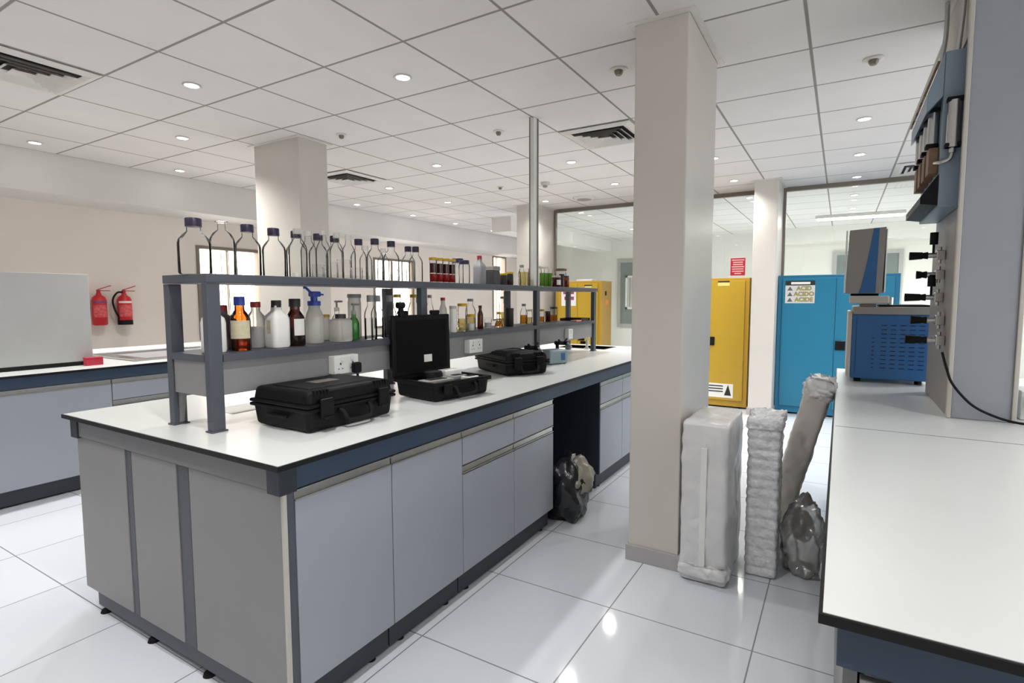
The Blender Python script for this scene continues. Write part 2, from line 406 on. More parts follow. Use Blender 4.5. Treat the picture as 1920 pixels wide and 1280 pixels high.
# ------------------------------------------------------------------ bench furniture
def worktop(name, label, x0, x1, y0, y1, apron=True, hole=None, blocks=()):
    L = (x0, y0, WT-.105)
    r = thing(name, label, 'worktop', L)
    t = MB(L)
    if hole:
        a, b, c, d = hole
        t.box(x0+.006, x1-.006, y0+.006, c, WT-.0175, WT).box(x0+.006, a, c, d, WT-.0175, WT).box(b, x1-.006, c, d, WT-.0175, WT).box(x0+.006, x1-.006, d, y1-.006, WT-.0175, WT)
    else: t.box(x0+.006, x1-.006, y0+.006, y1-.006, WT-.0175, WT)
    t.build('top', M_top, r)
    e = MB(L)
    e.box(x0, x1, y0, y0+.006, WT-.018, WT-.001, .001).box(x0, x1, y1-.006, y1, WT-.018, WT-.001, .001).box(x0, x0+.006, y0+.006, y1-.006, WT-.018, WT-.001, .001).box(x1-.006, x1, y0+.006, y1-.006, WT-.018, WT-.001, .001)
    e.build('edge_band', M_edge, r)
    if apron:
        a = MB(L); k = .028
        MB(L).box(x0+k, x1-k, y0+k, y0+k+.03, WT-.096, WT-.0182).build('end_apron', M_endap if hole else M_apron, r)
        a.box(x0+k, x1-k, y1-k-.03, y1-k, WT-.096, WT-.0182).box(x0+k, x0+k+.03, y0+k+.03, y1-k-.03, WT-.096, WT-.0182).box(x1-k-.03, x1-k, y0+k+.03, y1-k-.03, WT-.096, WT-.0182)
        a.build('apron', M_apron, r)
        for (bx, by) in blocks:
            MB(L).box(bx-.032, bx+.032, by-.032, by+.032, WT-.104, WT-.0185, .002).build('corner_cap', M_block, r)
    return r
worktop('island_worktop', 'long white middle bench worktop carrying the bottle shelf and black cases', -2.943, -1.435, 1.012, 5.52, True, (-2.5, -1.98, 5.06, 5.40), ((-1.49, 1.065), (-2.885, 1.065)))
worktop('side_worktop', 'white worktop in the right foreground under the service column', -.012, 2.35, .974, 4.53, True, None, ((.055, 1.045),))
MB((0.3, 2.476, WT)).box(.0, 2.34, 2.4745, 2.4775, WT-.0002, WT+.0006).build('joint', M_plinth, bpy.data.objects['side_worktop'])
bpy.data.objects['joint'].location = Vector((0.3, 2.476, WT)) - bpy.data.objects['side_worktop'].location
worktop('bench_worktop', 'white worktop of the left bench under the grey upright board', -6.12, -4.70, -.6, 4.3, True)

# end panel of the island
ep = thing('bench_end_panel', 'grey panelled end of the middle bench facing the camera', 'bench panel', (-2.19, 1.06, 0))
L = ep.location
MB(L).box(-2.905, -1.462, 1.062, 1.085, .10, WT-.098).build('frame', M_rail, ep)
for a, b in ((-2.90, -2.472), (-2.418, -2.085), (-2.0, -1.475)):
    MB(L).box(a, b, 1.05, 1.0615, .10, WT-.102, .002).build('panel', M_end, ep)
for a, b in ((-2.470, -2.425), (-2.083, -2.006)): MB(L).box(a, b, 1.053, 1.0615, .10, WT-.102, .004).build('cover_strip', M_rail, ep)
MB(L).box(-1.4735, -1.463, 1.046, 1.0615, .10, WT-.105, .001).build('edge_lipping', M_servt, ep)
MB(L).box(-2.83, -1.49, 1.066, 1.085, .025, .0995).build('plinth', M_rail, ep)
for x in (-2.78, -2.37, -1.97, -1.56):
    f = MB(L); f.cyl((x, 1.075, .0), (x, 1.075, .012), .024, .02).cyl((x, 1.08, .012), (x, 1.08, .032), .01); f.build('levelling_foot', M_rub, ep)

def cabinet(name, label, x, y0, y1, cols, drawers, depth=.62, flip=1, ztop=WT-.098, zb=.12):
    """base cabinet whose doors face +X at x"""
    L = (x-depth/2, (y0+y1)/2, 0)
    r = thing(name, label, 'cabinet', L, 0)
    g = .0025
    MB(L).box(x-depth, x-.022, y0+g, y1-g, zb, ztop).build('carcass', M_door, r)
    MB(L).box(x-.0215, x-.018, y0+.003, y1-.003, zb+.005, ztop-.004).build('shadow_gap', M_dark, r)
    w = (y1-y0)/cols
    h = MB(L); 
    def pull(a, b, z):
        m = MB(L); m.box(x-.0175, x+.002, a+.003, b-.003, z-.004, z, .001).box(x-.0175, x-.006, a+.003, b-.003, z-.03, z-.004).box(x-.0175, x+.003, a+.003, b-.003, z-.035, z-.031, .001); return m
    dz = ztop-.002
    for i in range(cols):
        a, b = y0+i*w, y0+(i+1)*w
        if drawers:
            dr = MB(L).box(x-.0175, x, a+g, b-g, ztop-.162, dz-.036, .0015).build('drawer_front', M_door, r)
            pull(a, b, dz).build('handle', M_alu, dr)
            do = MB(L).box(x-.0175, x, a+g, b-g, zb, ztop-.207, .0015).build('door', M_door, r)
            pull(a, b, ztop-.166).build('handle', M_alu, do)
        else:
            do = MB(L).box(x-.0175, x, a+g, b-g, zb, dz-.036, .0015).build('door', M_door, r)
            pull(a, b, dz).build('handle', M_alu, do)
    MB(L).box(x-depth+.03, x-.035, y0+.004, y1-.004, .012, zb).build('plinth', M_plinth, r)  # dark and set forward to paint the shadow band below the doors
    for yy in (y0+.08, y1-.08):
        for xx in (x-.055, x-depth+.10):
            MB(L).cyl((xx, yy, 0), (xx, yy, .0115), .02, .016).build('levelling_foot', M_rub, r)
    return r
XF = -1.462
cabinet('base_cabinet', 'grey single-door base cabinet at the near end of the middle bench', XF, 1.088, 1.526, 1, False)
cabinet('base_cabinet', 'grey single-door base cabinet, second along the middle bench from the camera', XF, 1.526, 1.986, 1, False)
cabinet('base_cabinet', 'grey base cabinet with two drawers over two doors before the knee space', XF, 1.986, 2.913, 2, True)
cabinet('base_cabinet', 'grey base cabinet beyond the knee space, partly behind the tall column', XF, 3.668, 4.6, 2, True)
cabinet('base_cabinet', 'grey base cabinet at the far sink end of the middle bench', XF, 4.6, 5.48, 2, True)
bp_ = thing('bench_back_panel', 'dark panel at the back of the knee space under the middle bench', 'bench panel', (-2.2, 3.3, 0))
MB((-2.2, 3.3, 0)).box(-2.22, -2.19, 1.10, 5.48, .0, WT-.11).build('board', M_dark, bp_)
br_ = thing('bench_rear_panel', 'grey panel along the far long side of the middle bench', 'bench panel', (-2.89, 3.3, 0))
MB((-2.89, 3.3, 0)).box(-2.91, -2.89, 1.095, 5.48, .12, WT-.11).build('board', M_door, br_)
MB((-2.89, 3.3, 0)).box(-2.88, -2.86, 1.10, 5.46, .0, .12).build('plinth', M_plinth, br_)
for o in bpy.data.objects:
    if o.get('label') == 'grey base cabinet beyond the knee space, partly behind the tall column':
        MB(o.location).box(-2.08, XF-.002, 3.652, 3.6695, .12, WT-.1).build('knee_shade_panel', M_dark, o)  # dark sheet over the cabinet side, painting the knee space's shadow
XL = -4.725
for i, (a, b, n, d, lb) in enumerate(((-.58, .3, 1, False, 'grey base cabinet of the left bench outside the photo edge'), (.3, 1.95, 1, False, 'wide plain grey base cabinet of the left bench at the photo edge'),
        (1.95, 2.9, 2, True, 'grey drawer base cabinet of the left bench just behind the middle bench corner'), (2.9, 4.25, 2, True, 'grey drawer base cabinet at the far end of the left bench'))):
    cabinet('base_cabinet', lb, XL, a, b, n, d, 1.32)
# right bench carcass
cabinet('base_cabinet', 'grey base cabinet under the right foreground worktop', .62, 1.075, 4.48, 4, False, .56)
sp_ = thing('bench_side_panel', 'grey side panel under the left edge of the right foreground worktop', 'bench panel', (.04, 2.7, 0))
MB((.04, 2.7, 0)).box(.028, .05, 1.1, 4.48, .09, WT-.11).build('board', M_end, sp_)
for yy in (1.2, 2.7, 4.3): MB((.04, 2.7, 0)).cyl((.04, yy, 0), (.04, yy, .09), .014).build('levelling_foot', M_rub, sp_)
e2 = thing('bench_end_panel', 'grey end panel below the front edge of the right foreground worktop', 'bench panel', (1.4, 1.06, 0))
MB((1.4, 1.06, 0)).box(.63, 2.3, 1.05, 1.07, .09, WT-.11).box(.05, .63, 1.004, 1.022, .09, WT-.11).build('board', M_end, e2)
MB((1.4, 1.06, 0)).box(.1, 2.25, 1.03, 1.06, .0, .09).build('plinth', M_plinth, e2)

# ------------------------------------------------------------------ reagent shelf on the island
rs = thing('reagent_shelf', 'two-tier slate metal bottle shelf standing along the middle bench', 'shelf', (-2.16, 3.0, WT))
L = rs.location
XA, XB = -2.313, -2.005
for yy in (1.178, 2.385, 3.74, 4.885):
    for xx in (-2.028, -2.295):
        MB(L).box(xx-.018, xx+.018, yy-.026, yy+.026, WT, 1.460, .003).build('post', M_rail, rs)
        MB(L).box(xx-.024, xx+.024, yy-.032, yy+.032, WT, WT+.006, .002).build('foot', M_rail, rs)
MB(L).box(XA, XB, 1.15, 4.93, 1.462, 1.495, .003).build('upper_board', M_rail, rs)
b2 = MB(L)
ys = [1.15, 1.151, 1.205, 2.358, 2.412, 3.713, 3.767, 4.858, 4.912, 4.93]
b2.box(-2.275, -2.048, 1.152, 4.918, 1.163, 1.19)
for a, b in ((1.206, 2.357), (2.413, 3.712), (3.768, 4.857)):
    b2.box(-2.048, -2.010, a, b, 1.163, 1.19).box(XA, -2.275, a, b, 1.163, 1.19)
b2.build('lower_board', M_rail, rs)
rw = MB(L)
for a, b in ((1.207, 2.356), (2.414, 3.711), (3.769, 4.856)):
    rw.box(-2.29, -2.03, a, b, 1.03, 1.1625, .003)
rw.build('raceway', M_end, rs)
for a in (1.160, 4.888): MB(L).box(-2.274, -2.049, a, a+.01, 1.03, 1.1625).build('end_plate', M_end, rs)
for xx, sg in ((-2.277, 1), (-2.046, -1)):
    q = MB(L)
    q.add([(xx, 1.172, 1.028), (xx+sg*.03, 1.172, 1.028), (xx, 1.172, .905), (xx, 1.19, 1.028), (xx+sg*.03, 1.19, 1.028), (xx, 1.19, .905)], [[0, 1, 2], [5, 4, 3], [0, 3, 4, 1], [1, 4, 5, 2], [2, 5, 3, 0]])
    q.build('gusset', M_end, rs)
td = thing('cable_trunking', 'cream vertical trunking rising from the bottle shelf to the ceiling', 'trunking', (-2.05, 3.74, 1.495))
MB((-2.05, 3.74, 1.495)).box(-2.07, -2.033, 3.705, 3.775, 1.4955, CZ-.001, .003).build('channel', M_white, td)
MB((-2.05, 3.74, 1.495)).box(-2.0325, -2.029, 3.755, 3.775, 1.4955, CZ-.001).build('cover_edge', M_alud, td)
MB((-2.05, 3.74, 1.495)).box(-2.071, -2.064, 3.7, 3.7045, 1.4955, CZ-.001).build('seam', M_alud, td)

def socket(x, y, z, label, double, plug):
    r = thing('wall_socket', label, 'power socket', (x, y, z))
    w = .146 if double else .086
    MB().box(0, .034, -w/2, w/2, -.043, .043, .004).build('back_box', M_white, r)
    MB().box(.0345, .042, -w/2, w/2, -.043, .043, .003).build('face_plate', M_white, r)
    p = MB()
    for cy in ((-.037, .037) if double else (0,)):
        p.box(.0421, .0428, cy-.004, cy+.004, .0, .01).box(.0421, .0428, cy-.015, cy-.008, -.02, -.016).box(.0421, .0428, cy+.008, cy+.015, -.02, -.016)
    p.build('pin_holes', M_ink, r)
    sw = MB()
    for cy in ((-.03, .03) if double else (0,)): sw.box(.0421, .048, cy-.007, cy+.007, .018, .034, .002)
    sw.build('rocker', M_white, r)
    if plug:
        t = thing('power_plug', 'black power plug pushed into the double socket behind the closed front case', 'plug', (x+.049, y+.04, z-.015))
        q = MB(); q.box(0, .03, -.022, .022, -.028, .022, .008).cyl((.02, 0, -.03), (.022, 0, -.06), .006); q.build('body', M_rub, t)
        MB().box(-.008, -.0005, -.004, .004, .008, .018).build('pin', M_steel, t)
    return r
socket(-2.03, 1.79, 1.093, 'white double socket on the shelf rail behind the closed front case', True, True)
socket(-2.03, 4.29, 1.093, 'white single socket on the shelf rail near the sink', False, False)
socket(-2.03, 2.86, 1.098, 'white double socket on the shelf rail right of the open case lid', True, False)

# ------------------------------------------------------------------ bottles
TS, LS = 1.4955, 1.1905
def ns(**k): return k
def vessel(name, label, cat, x, y, z, d, h, kind, body, cap=None, caph=.03, capr=.4, liquid=None, fill=.5, paper=None, group=None, pw=2, rz=0, sx=1, sy=1, stopper=False, sleeve=None):
    r = thing(name, label, cat, (x, y, z), rz, group); R = d/2
    hb = h-caph*.75 if cap else h
    nk = capr*d*.5/.5*.5  # neck radius
    nk = R*capr
    if kind == 'bottle': prof = [(R*.93, .001), (R, .008), (R, hb*.62), (R*.93, hb*.70), (R*.7, hb*.79), (nk*1.03, hb*.86), (nk, hb*.9), (nk, hb)]
    elif kind == 'jug': prof = [(R*.93, .001), (R, .01), (R, hb*.66), (R*.9, hb*.76), (nk*1.05, hb*.88), (nk, hb)]
    elif kind == 'jar': prof = [(R*.92, .001), (R, .008), (R, hb*.86), (R*.92, hb*.93), (nk, hb)]
    elif kind == 'flask': prof = [(R*.96, .001), (R, .006), (R*.95, hb*.12), (nk, hb*.68), (nk, hb*.95), (nk*1.2, hb)]
    elif kind == 'tube': prof = [(R*.9, .001), (R, .006), (R, hb)]
    elif kind == 'beaker': prof = [(R*.94, .001), (R, .006), (R, h*.97), (R*1.06, h)]
    m = MB(); m.capend = False
    m.lathe(prof, n=28, pw=pw, sx=sx, sy=sy)
    m.build('body', body, r)
    if cap:
        c = MB(); cr = nk*1.16
        c.lathe([(cr, hb-caph*.25), (cr, h-.003), (cr*.94, h)], n=28); c.build('cap', cap, r)
    if stopper:
        c = MB(); c.lathe([(nk*1.05, h*.985), (nk*1.7, h*1.0), (nk*1.7, h*1.012), (.002, h*1.016)], n=20); c.build('stopper', body, r)
    if liquid:
        top = hb*fill; pr = []
        for (a, b) in prof:
            if b < top: pr.append((a*.955, max(b, .004)))
        # radius at the fill line
        for (a0, b0), (a1, b1) in zip(prof, prof[1:]):
            if b0 <= top <= b1: pr.append(((a0+(a1-a0)*(top-b0)/max(b1-b0, 1e-6))*.955, top)); break
        c = MB(); c.lathe(pr, n=24, pw=pw, sx=sx, sy=sy); c.build('liquid', liquid, r)
    if paper:
        mtl, z0, z1, a0, a1 = paper
        c = MB(); vs = []; k = 14
        for zz in (hb*z0, hb*z1):
            for i in range(k+1):
                t = a0+(a1-a0)*i/k; ct, st = math.cos(t), math.sin(t)
                q = R*1.012/((abs(ct)**pw+abs(st)**pw)**(1/pw)); vs.append((q*ct*sx, q*st*sy, zz))
        c.add(vs, [[i, i+1, k+2+i, k+1+i] for i in range(k)], True); c.build('label_paper', mtl, r)
    return r
gT = 'clear screw-cap bottles on the upper shelf'; gS = 'glass-stoppered bottles on the upper shelf'
big = [(-2.15, 1.193, .117, .215, 'large clear glass bottle with violet cap, nearest on the upper shelf', True),
       (-2.15, 1.416, .102, .216, 'clear glass bottle with violet cap, third from the near end of the upper shelf', True),
       (-2.15, 1.540, .098, .214, 'clear glass bottle with violet cap, fourth from the near end of the upper shelf', True),
       (-2.25, 1.734, .098, .228, 'clear glass bottle with violet cap half hidden behind the first stoppered bottle', True),
       (-2.25, 1.862, .094, .228, 'clear glass bottle with violet cap behind the smallest beaker group', True),
       (-2.25, 1.965, .09, .227, 'clear glass bottle with violet cap at the middle of the crowded bottle row', True),
       (-2.25, 2.129, .086, .226, 'clear glass bottle with dark cap just left of the isolated dark cap', True),
       (-2.15, 2.150, .088, .224, 'clear glass bottle with dark cap standing over the right-hand beakers', True),
       (-2.15, 2.274, .088, .222, 'clear glass bottle with dark cap, third from the red jars', True),
       (-2.25, 2.525, .083, .218, 'clear glass bottle with dark cap, second from the red jars', True),
       (-2.15, 2.478, .081, .208, 'clear glass bottle with dark cap, closest to the red jars', True)]
for x, y, d, h, lb, c in big:
    vessel('lab_bottle', lb, 'bottle', x, y, TS, d, h, 'bottle', M_glass, M_capb, .032, .43, group=gT)
vessel('lab_bottle', 'open narrow-necked clear bottle between the two nearest violet-capped bottles', 'bottle', -2.15, 1.305, TS, .095, .213, 'bottle', M_glass, None, .03, .3, stopper=True)
for x, y, d, h, lb in ((-2.10, 1.625, .08, .218, 'stoppered clear bottle, leftmost of the pale-stoppered bottles'), (-2.165, 1.735, .072, .222, 'stoppered clear bottle, second of the pale-stoppered bottles'),
        (-2.175, 1.83, .07, .236, 'stoppered clear bottle, third and tallest of the pale-stoppered bottles'), (-2.115, 1.86, .066, .222, 'stoppered clear bottle, fourth of the pale-stoppered bottles'),
        (-2.115, 1.935, .068, .222, 'stoppered clear bottle, fifth of the pale-stoppered bottles'), (-2.075, 2.01, .062, .172, 'short stoppered bottle, left one of the low pale-stoppered pair'),
        (-2.075, 2.135, .064, .168, 'short stoppered bottle, right one of the low pale-stoppered pair')):
    vessel('reagent_bottle', lb, 'bottle', x, y, TS, d, h, 'bottle', M_glass, M_capg if False else M_milk, .022, .42, group=gS)
tr = thing('glass_tray', 'shallow clear glass tray holding beakers at the front of the upper shelf', 'tray', (-2.05, 1.78, TS))
MB().box(-.036, .036, -.2, .2, 0, .003).box(-.036, -.034, -.2, .2, .003, .018).box(.034, .036, -.2, .2, .003, .018).box(-.034, .034, -.2, -.198, .003, .018).box(-.034, .034, .198, .2, .003, .018).build('dish', M_glass, tr)
for i, (y, d, h, lb) in enumerate(((1.69, .05, .058, 'small glass beaker, leftmost in the tray'), (1.765, .062, .075, 'glass beaker, second from left in the tray'), (1.845, .064, .09, 'tallest glass beaker in the tray'),
        (1.925, .058, .055, 'glass beaker, rightmost in the tray'))):
    vessel('beaker', lb+' on the upper shelf', 'beaker', -2.05, y, TS+.0035, d, h, 'beaker', M_glass, group='beakers on the upper shelf')
for y, d, h, lb in ((2.06, .056, .08, 'glass beaker just right of the glass tray on the upper shelf'), (2.19, .048, .046, 'lowest little beaker on the upper shelf, left of the last beaker'), (2.245, .052, .07, 'glass beaker furthest right on the upper shelf, before the red jars')):
    vessel('beaker', lb, 'beaker', -2.045, y, TS, d, h, 'beaker', M_glass, group='beakers on the upper shelf')
for i, (y, lb) in enumerate(((2.528, 'leftmost'), (2.587, 'second from left'), (2.647, 'third from left'), (2.706, 'rightmost'))):
    r = vessel('red_jar', 'red and black jar with gold lid, %s of the four' % lb, 'jar', -2.06, y, TS, .044, .145, 'tube', M_glass, M_capy, .014, 1.0, liquid=M_redj, fill=.38, group='red jars on the upper shelf')
    c = MB(); c.lathe([(.0205, .055), (.0205, .112)], n=24); c.build('dark_band', M_redjd, r)
vessel('lab_bottle', 'clear bottle with flat dark cap right after the red jars, rear one', 'bottle', -2.245, 3.016, TS, .08, .175, 'jar', M_glass, M_capb, .028, .85)
vessel('lab_bottle', 'clear bottle with flat dark cap right after the red jars, front one', 'bottle', -2.07, 2.85, TS, .072, .147, 'jar', M_glass, M_capb, .024, .8)
vessel('plastic_bottle', 'grey square plastic bottle with red cap on the upper shelf', 'bottle', -2.15, 3.14, TS, .074, .198, 'jug', M_capg, M_capr, .026, .38, pw=5)
k1 = thing('sample_jar', 'dark grey box-shaped jar with pale lid on the upper shelf', 'jar', (-2.15, 3.3, TS))
MB().box(-.04, .04, -.046, .046, 0, .1, .006).build('body', mat('charcoal', (62, 62, 66), .5), k1); MB().box(-.042, .042, -.048, .048, .1005, .135, .006).build('lid', M_creamd, k1)
vessel('sample_jar', 'small black jar with yellow lid on the upper shelf, left of two', 'jar', -2.15, 3.452, TS, .056, .09, 'jar', M_capk, M_capy, .014, .9)
vessel('sample_jar', 'small black jar with yellow lid on the upper shelf, right of two', 'jar', -2.15, 3.54, TS, .056, .102, 'jar', M_capk, M_capy, .014, .9)
vessel('lab_bottle', 'clear bottle with grey cap behind the vertical trunking', 'bottle', -2.245, 3.885, TS, .062, .176, 'bottle', M_glass, M_capg, .02, .5)
vessel('sample_jar', 'cream filled glass jar just left of the vertical trunking', 'jar', -2.07, 3.622, TS, .078, .13, 'jar', M_glass, None, .02, .9, liquid=M_pale, fill=.8)
vessel('lab_bottle', 'clear bottle just right of the vertical trunking', 'bottle', -2.16, 4.0, TS, .068, .17, 'jar', M_glass, M_milk, .02, .8)
for x, y, h, lb in ((-2.06, 3.889, .155, 'leftmost'), (-2.15, 4.136, .17, 'middle'), (-2.15, 4.215, .172, 'rightmost')):
    vessel('sample_tube', 'clear tube of lime green liquid on the upper shelf, %s of three' % lb, 'tube', x, y, TS, .04, h, 'tube', M_glass, M_milk, .014, .95, liquid=M_lime, fill=.74, group='green tubes on the upper shelf')
vessel('sample_jar', 'dark red jar with white label near the far end of the upper shelf', 'jar', -2.06, 4.148, TS, .074, .095, 'jar', M_redjd, M_milk, .016, .85, paper=(M_paper, .2, .7, -1.0, .4))
vessel('sample_jar', 'narrow dark plum jar near the far end of the upper shelf', 'jar', -2.15, 4.44, TS, .056, .12, 'jar', mat('plum', (74, 40, 48), .4), M_capk, .02, .8)
vessel('sample_jar', 'amber honey-coloured jar near the far end of the upper shelf', 'jar', -2.06, 4.346, TS, .048, .1, 'jar', M_amber, M_capk, .016, .8, liquid=M_honey, fill=.7)
vessel('sample_jar', 'wide clear jar with brown lid at the far end of the upper shelf', 'jar', -2.24, 4.6, TS, .105, .178, 'jar', M_glass, mat('brown lid', (110, 84, 62), .5), .02, .95)

# lower shelf
def Z(t): return t-LS
vessel('plastic_can', 'white square plastic can at the near end of the lower shelf', 'bottle', -2.119, 1.235, LS, .075, .2, 'jug', M_milkw, M_milk, .03, .36, pw=5)
vessel('plastic_can', 'dark grey can with white label behind the nearest shelf post', 'bottle', -2.215, 1.33, LS, .1, .185, 'jug', M_greyb, M_capr, .026, .36, pw=4, paper=(M_paper, .45, .68, -.9, -.35))
vessel('amber_bottle', 'amber bottle with bright blue cap and cream label on the lower shelf', 'bottle', -2.104, 1.338, LS, .08, .22, 'bottle', M_amber, M_capblue, .036, .46, liquid=M_honey, fill=.3, paper=(M_labw, .26, .64, -1.6, .5))
vessel('plastic_jug', 'translucent jug with red cap half full of grey powder', 'bottle', -2.168, 1.452, LS, .078, .198, 'jug', M_milk, M_capr, .024, .46, liquid=M_liqg, fill=.5)
vessel('plastic_can', 'white square plastic can with black cap on the lower shelf', 'bottle', -2.1, 1.505, LS, .086, .204, 'jug', M_milkw, M_capk, .03, .42, pw=5, paper=(M_labw, .35, .66, -1.75, -1.2))
vessel('amber_bottle', 'dark amber bottle with black cap and white and blue labels', 'bottle', -2.102, 1.6, LS, .086, .211, 'bottle', M_amberd, M_capk, .036, .5, liquid=M_blackg, fill=.45, paper=(M_paper, .26, .66, -.75, .45))
am = [o for o in bpy.data.objects if o.name.startswith('amber_bottle.')][-1]
pv = MB(); vs = []
for zz in (.055, .13):
    for i in range(7):
        t = -1.75+.6*i/6; vs.append((.0437*math.cos(t), .0437*math.sin(t), zz))
pv.add(vs, [[i, i+1, 8+i, 7+i] for i in range(6)], True); pv.build('side_label', M_labb, am)
wb = vessel('wash_bottle', 'translucent bottle with bright blue pump head on the lower shelf', 'bottle', -2.146, 1.742, LS, .084, .2, 'jug', M_milk, M_capblue, .022, .62)
q = MB(); q.cyl((0, 0, .2), (0, 0, .222), .016).box(-.018, .018, -.02, .03, .22, .245, .006).tube([(0, -.012, .236), (0, -.03, .25), (0, -.045, .262), (0, -.055, .262)], .006).cyl((0, .03, .232), (0, .055, .23), .004); q.build('pump_head', M_capblue, wb)
vessel('sample_jar', 'small pale jar with yellow cap behind the blue pump bottle', 'jar', -2.262, 1.9, LS, .05, .13, 'jar', M_milk, M_capy, .014, .85)
vessel('square_bottle', 'clear square bottle with black cap in front of the pump dispenser', 'bottle', -2.11, 1.868, LS, .09, .135, 'jar', M_milk, M_capk, .026, .5, pw=6)
def pump(name, label, x, y, d, h, body, liq):
    r = vessel(name, label, 'dispenser', x, y, LS, d, h, 'bottle', body, M_milk, .02, .42, liquid=liq, fill=.68)
    q = MB(); q.cyl((0, 0, h), (0, 0, h+.03), .005).box(-.008, .008, -.01, .035, h+.026, h+.036, .003); q.build('pump_head', M_creamd, r); return r
pump('pump_dispenser', 'clear pump dispenser behind the black-capped square bottle', -2.252, 1.97, .056, .165, M_glass, M_water)
pump('pump_dispenser', 'green pump bottle of liquid soap on the lower shelf', -2.145, 1.985, .055, .15, M_green, M_greenl)
vessel('sample_jar', 'tall clear jar with grey lid behind the green pump bottle', 'jar', -2.24, 2.08, LS, .07, .235, 'jar', M_milk, M_capg, .02, .9)
for x, y, d, h, lb in ((-2.07, 2.03, .064, .228, 'left'), (-2.115, 2.122, .066, .228, 'middle'), (-2.112, 2.216, .068, .228, 'right')):
    vessel('reagent_bottle', 'clear bottle with grey stopper, %s of the three beside the green pump bottle' % lb, 'bottle', x, y, LS, d, h, 'bottle', M_glass, M_capg, .034, .48, liquid=M_water, fill=.55, group='stoppered bottles on the lower shelf')
for x, y, lb in ((-2.135, 2.3, 'left'), (-2.165, 2.47, 'right')):
    vessel('lab_bottle', 'clear bottle with flat yellow cap behind the open case lid, %s one' % lb, 'bottle', x, y, LS, .072, .234, 'bottle', M_glass, M_capy, .018, .5)
more = [('lab_bottle', 'clear bottle with grey cap just right of the second shelf post', -2.15, 2.6, .046, .232, 'bottle', M_glass, M_capg, None),
        ('lab_bottle', 'milky bottle with dark red cap right of the second shelf post', -2.1, 2.665, .05, .216, 'bottle', M_milk, M_capr, None),
        ('plastic_bottle', 'white plastic bottle at the right edge of the open case lid', -2.05, 2.70, .044, .165, 'tube', M_milkw, M_milk, None),
        ('sample_jar', 'milky jar with yellow lid right of the open case lid', -2.10, 2.77, .046, .145, 'jar', M_milk, M_capy, None),
        ('square_bottle', 'tiny square bottle with yellow liquid at the lower shelf edge', -2.035, 2.752, .034, .056, 'tube', M_glass, M_pale, 'sq'),
        ('lab_bottle', 'clear bottle with tall yellow cap holding pale yellow liquid', -2.08, 2.84, .062, .178, 'jar', M_glass, M_capy, M_pale),
        ('sample_jar', 'clear jar with yellow lid and white contents on the lower shelf', -2.063, 2.91, .05, .108, 'jar', M_glass, M_capy, M_milkw),
        ('lab_bottle', 'tall tan-tinted bottle with grey cap on the lower shelf', -2.137, 3.007, .072, .208, 'bottle', M_glass, M_capg, M_pale),
        ('amber_bottle', 'slim red-brown bottle with black cap on the lower shelf', -2.12, 3.1, .042, .162, 'bottle', M_amberd, M_capk, None),
        ('beaker', 'white-filled glass beaker right of the slim red-brown bottle', -2.143, 3.23, .054, .078, 'beaker', M_glass, None, M_milkw),
        ('flask', 'round amber flask with yellow stopper on the lower shelf', -2.15, 3.384, .066, .112, 'flask', M_glass, M_capy, M_honey),
        ('sample_jar', 'squat black jar on the lower shelf left of the third post', -2.124, 3.49, .066, .137, 'tube', M_capk, M_capk, None),
        ('lab_bottle', 'tall clear bottle with yellow label behind the squat black jar', -2.225, 3.55, .05, .225, 'bottle', M_glass, M_capg, M_pale),
        ('amber_bottle', 'amber bottle with clear neck right of the third shelf post', -2.211, 3.86, .06, .165, 'bottle', M_glass, M_capg, M_honey),
        ('sample_jar', 'pale yellow jar right of the third shelf post', -2.25, 4.019, .058, .118, 'jar', M_glass, M_milk, M_pale),
        ('sample_jar', 'clear jar with orange liquid in front of the paper sign', -2.255, 4.247, .055, .114, 'jar', M_glass, M_capy, M_honey),
        ('amber_bottle', 'dark red bottle in front of the paper sign', -2.255, 4.37, .048, .095, 'tube', M_redjd, M_capk, None),
        ('sample_jar', 'yellow jar at the far end of the lower shelf', -2.25, 4.48, .066, .132, 'jar', M_glass, M_capk, M_honey)]
for nm, lb, x, y, d, h, kd, bd, cp, lq in more:
    if lq == 'sq': vessel(nm, lb, 'bottle', x, y, LS, d, h, 'tube', M_glass, M_capy, .01, .8, liquid=M_pale, fill=.6, pw=6)
    else: vessel(nm, lb, {'beaker': 'beaker', 'flask': 'flask', 'sample_jar': 'jar'}.get(nm, 'bottle'), x, y, LS, d, h, kd, bd, cp, .018, .5 if kd == 'bottle' else (.4 if kd == 'flask' else .9), liquid=lq, fill=.5)
bt = thing('black_tray', 'black tray at the far end of the lower shelf', 'tray', (-2.15, 4.73, LS))
MB().box(-.11, .11, -.1, .1, 0, .006, .002).box(-.11, -.104, -.1, .1, .006, .025).box(.104, .11, -.1, .1, .006, .025).box(-.104, .104, -.1, -.094, .006, .025).box(-.104, .104, .094, .1, .006, .025).build('dish', M_blackg, bt)
tag(MB((-2.05, 4.56, LS)).box(-2.09, -2.03, 4.50, 4.61, LS, LS+.012, .002).build('pink_card', M_pink), 'pink folded card beside the black tray on the lower shelf', 'card')
bpy.data.objects['pink_card'].location = (-2.05, 4.56, LS)

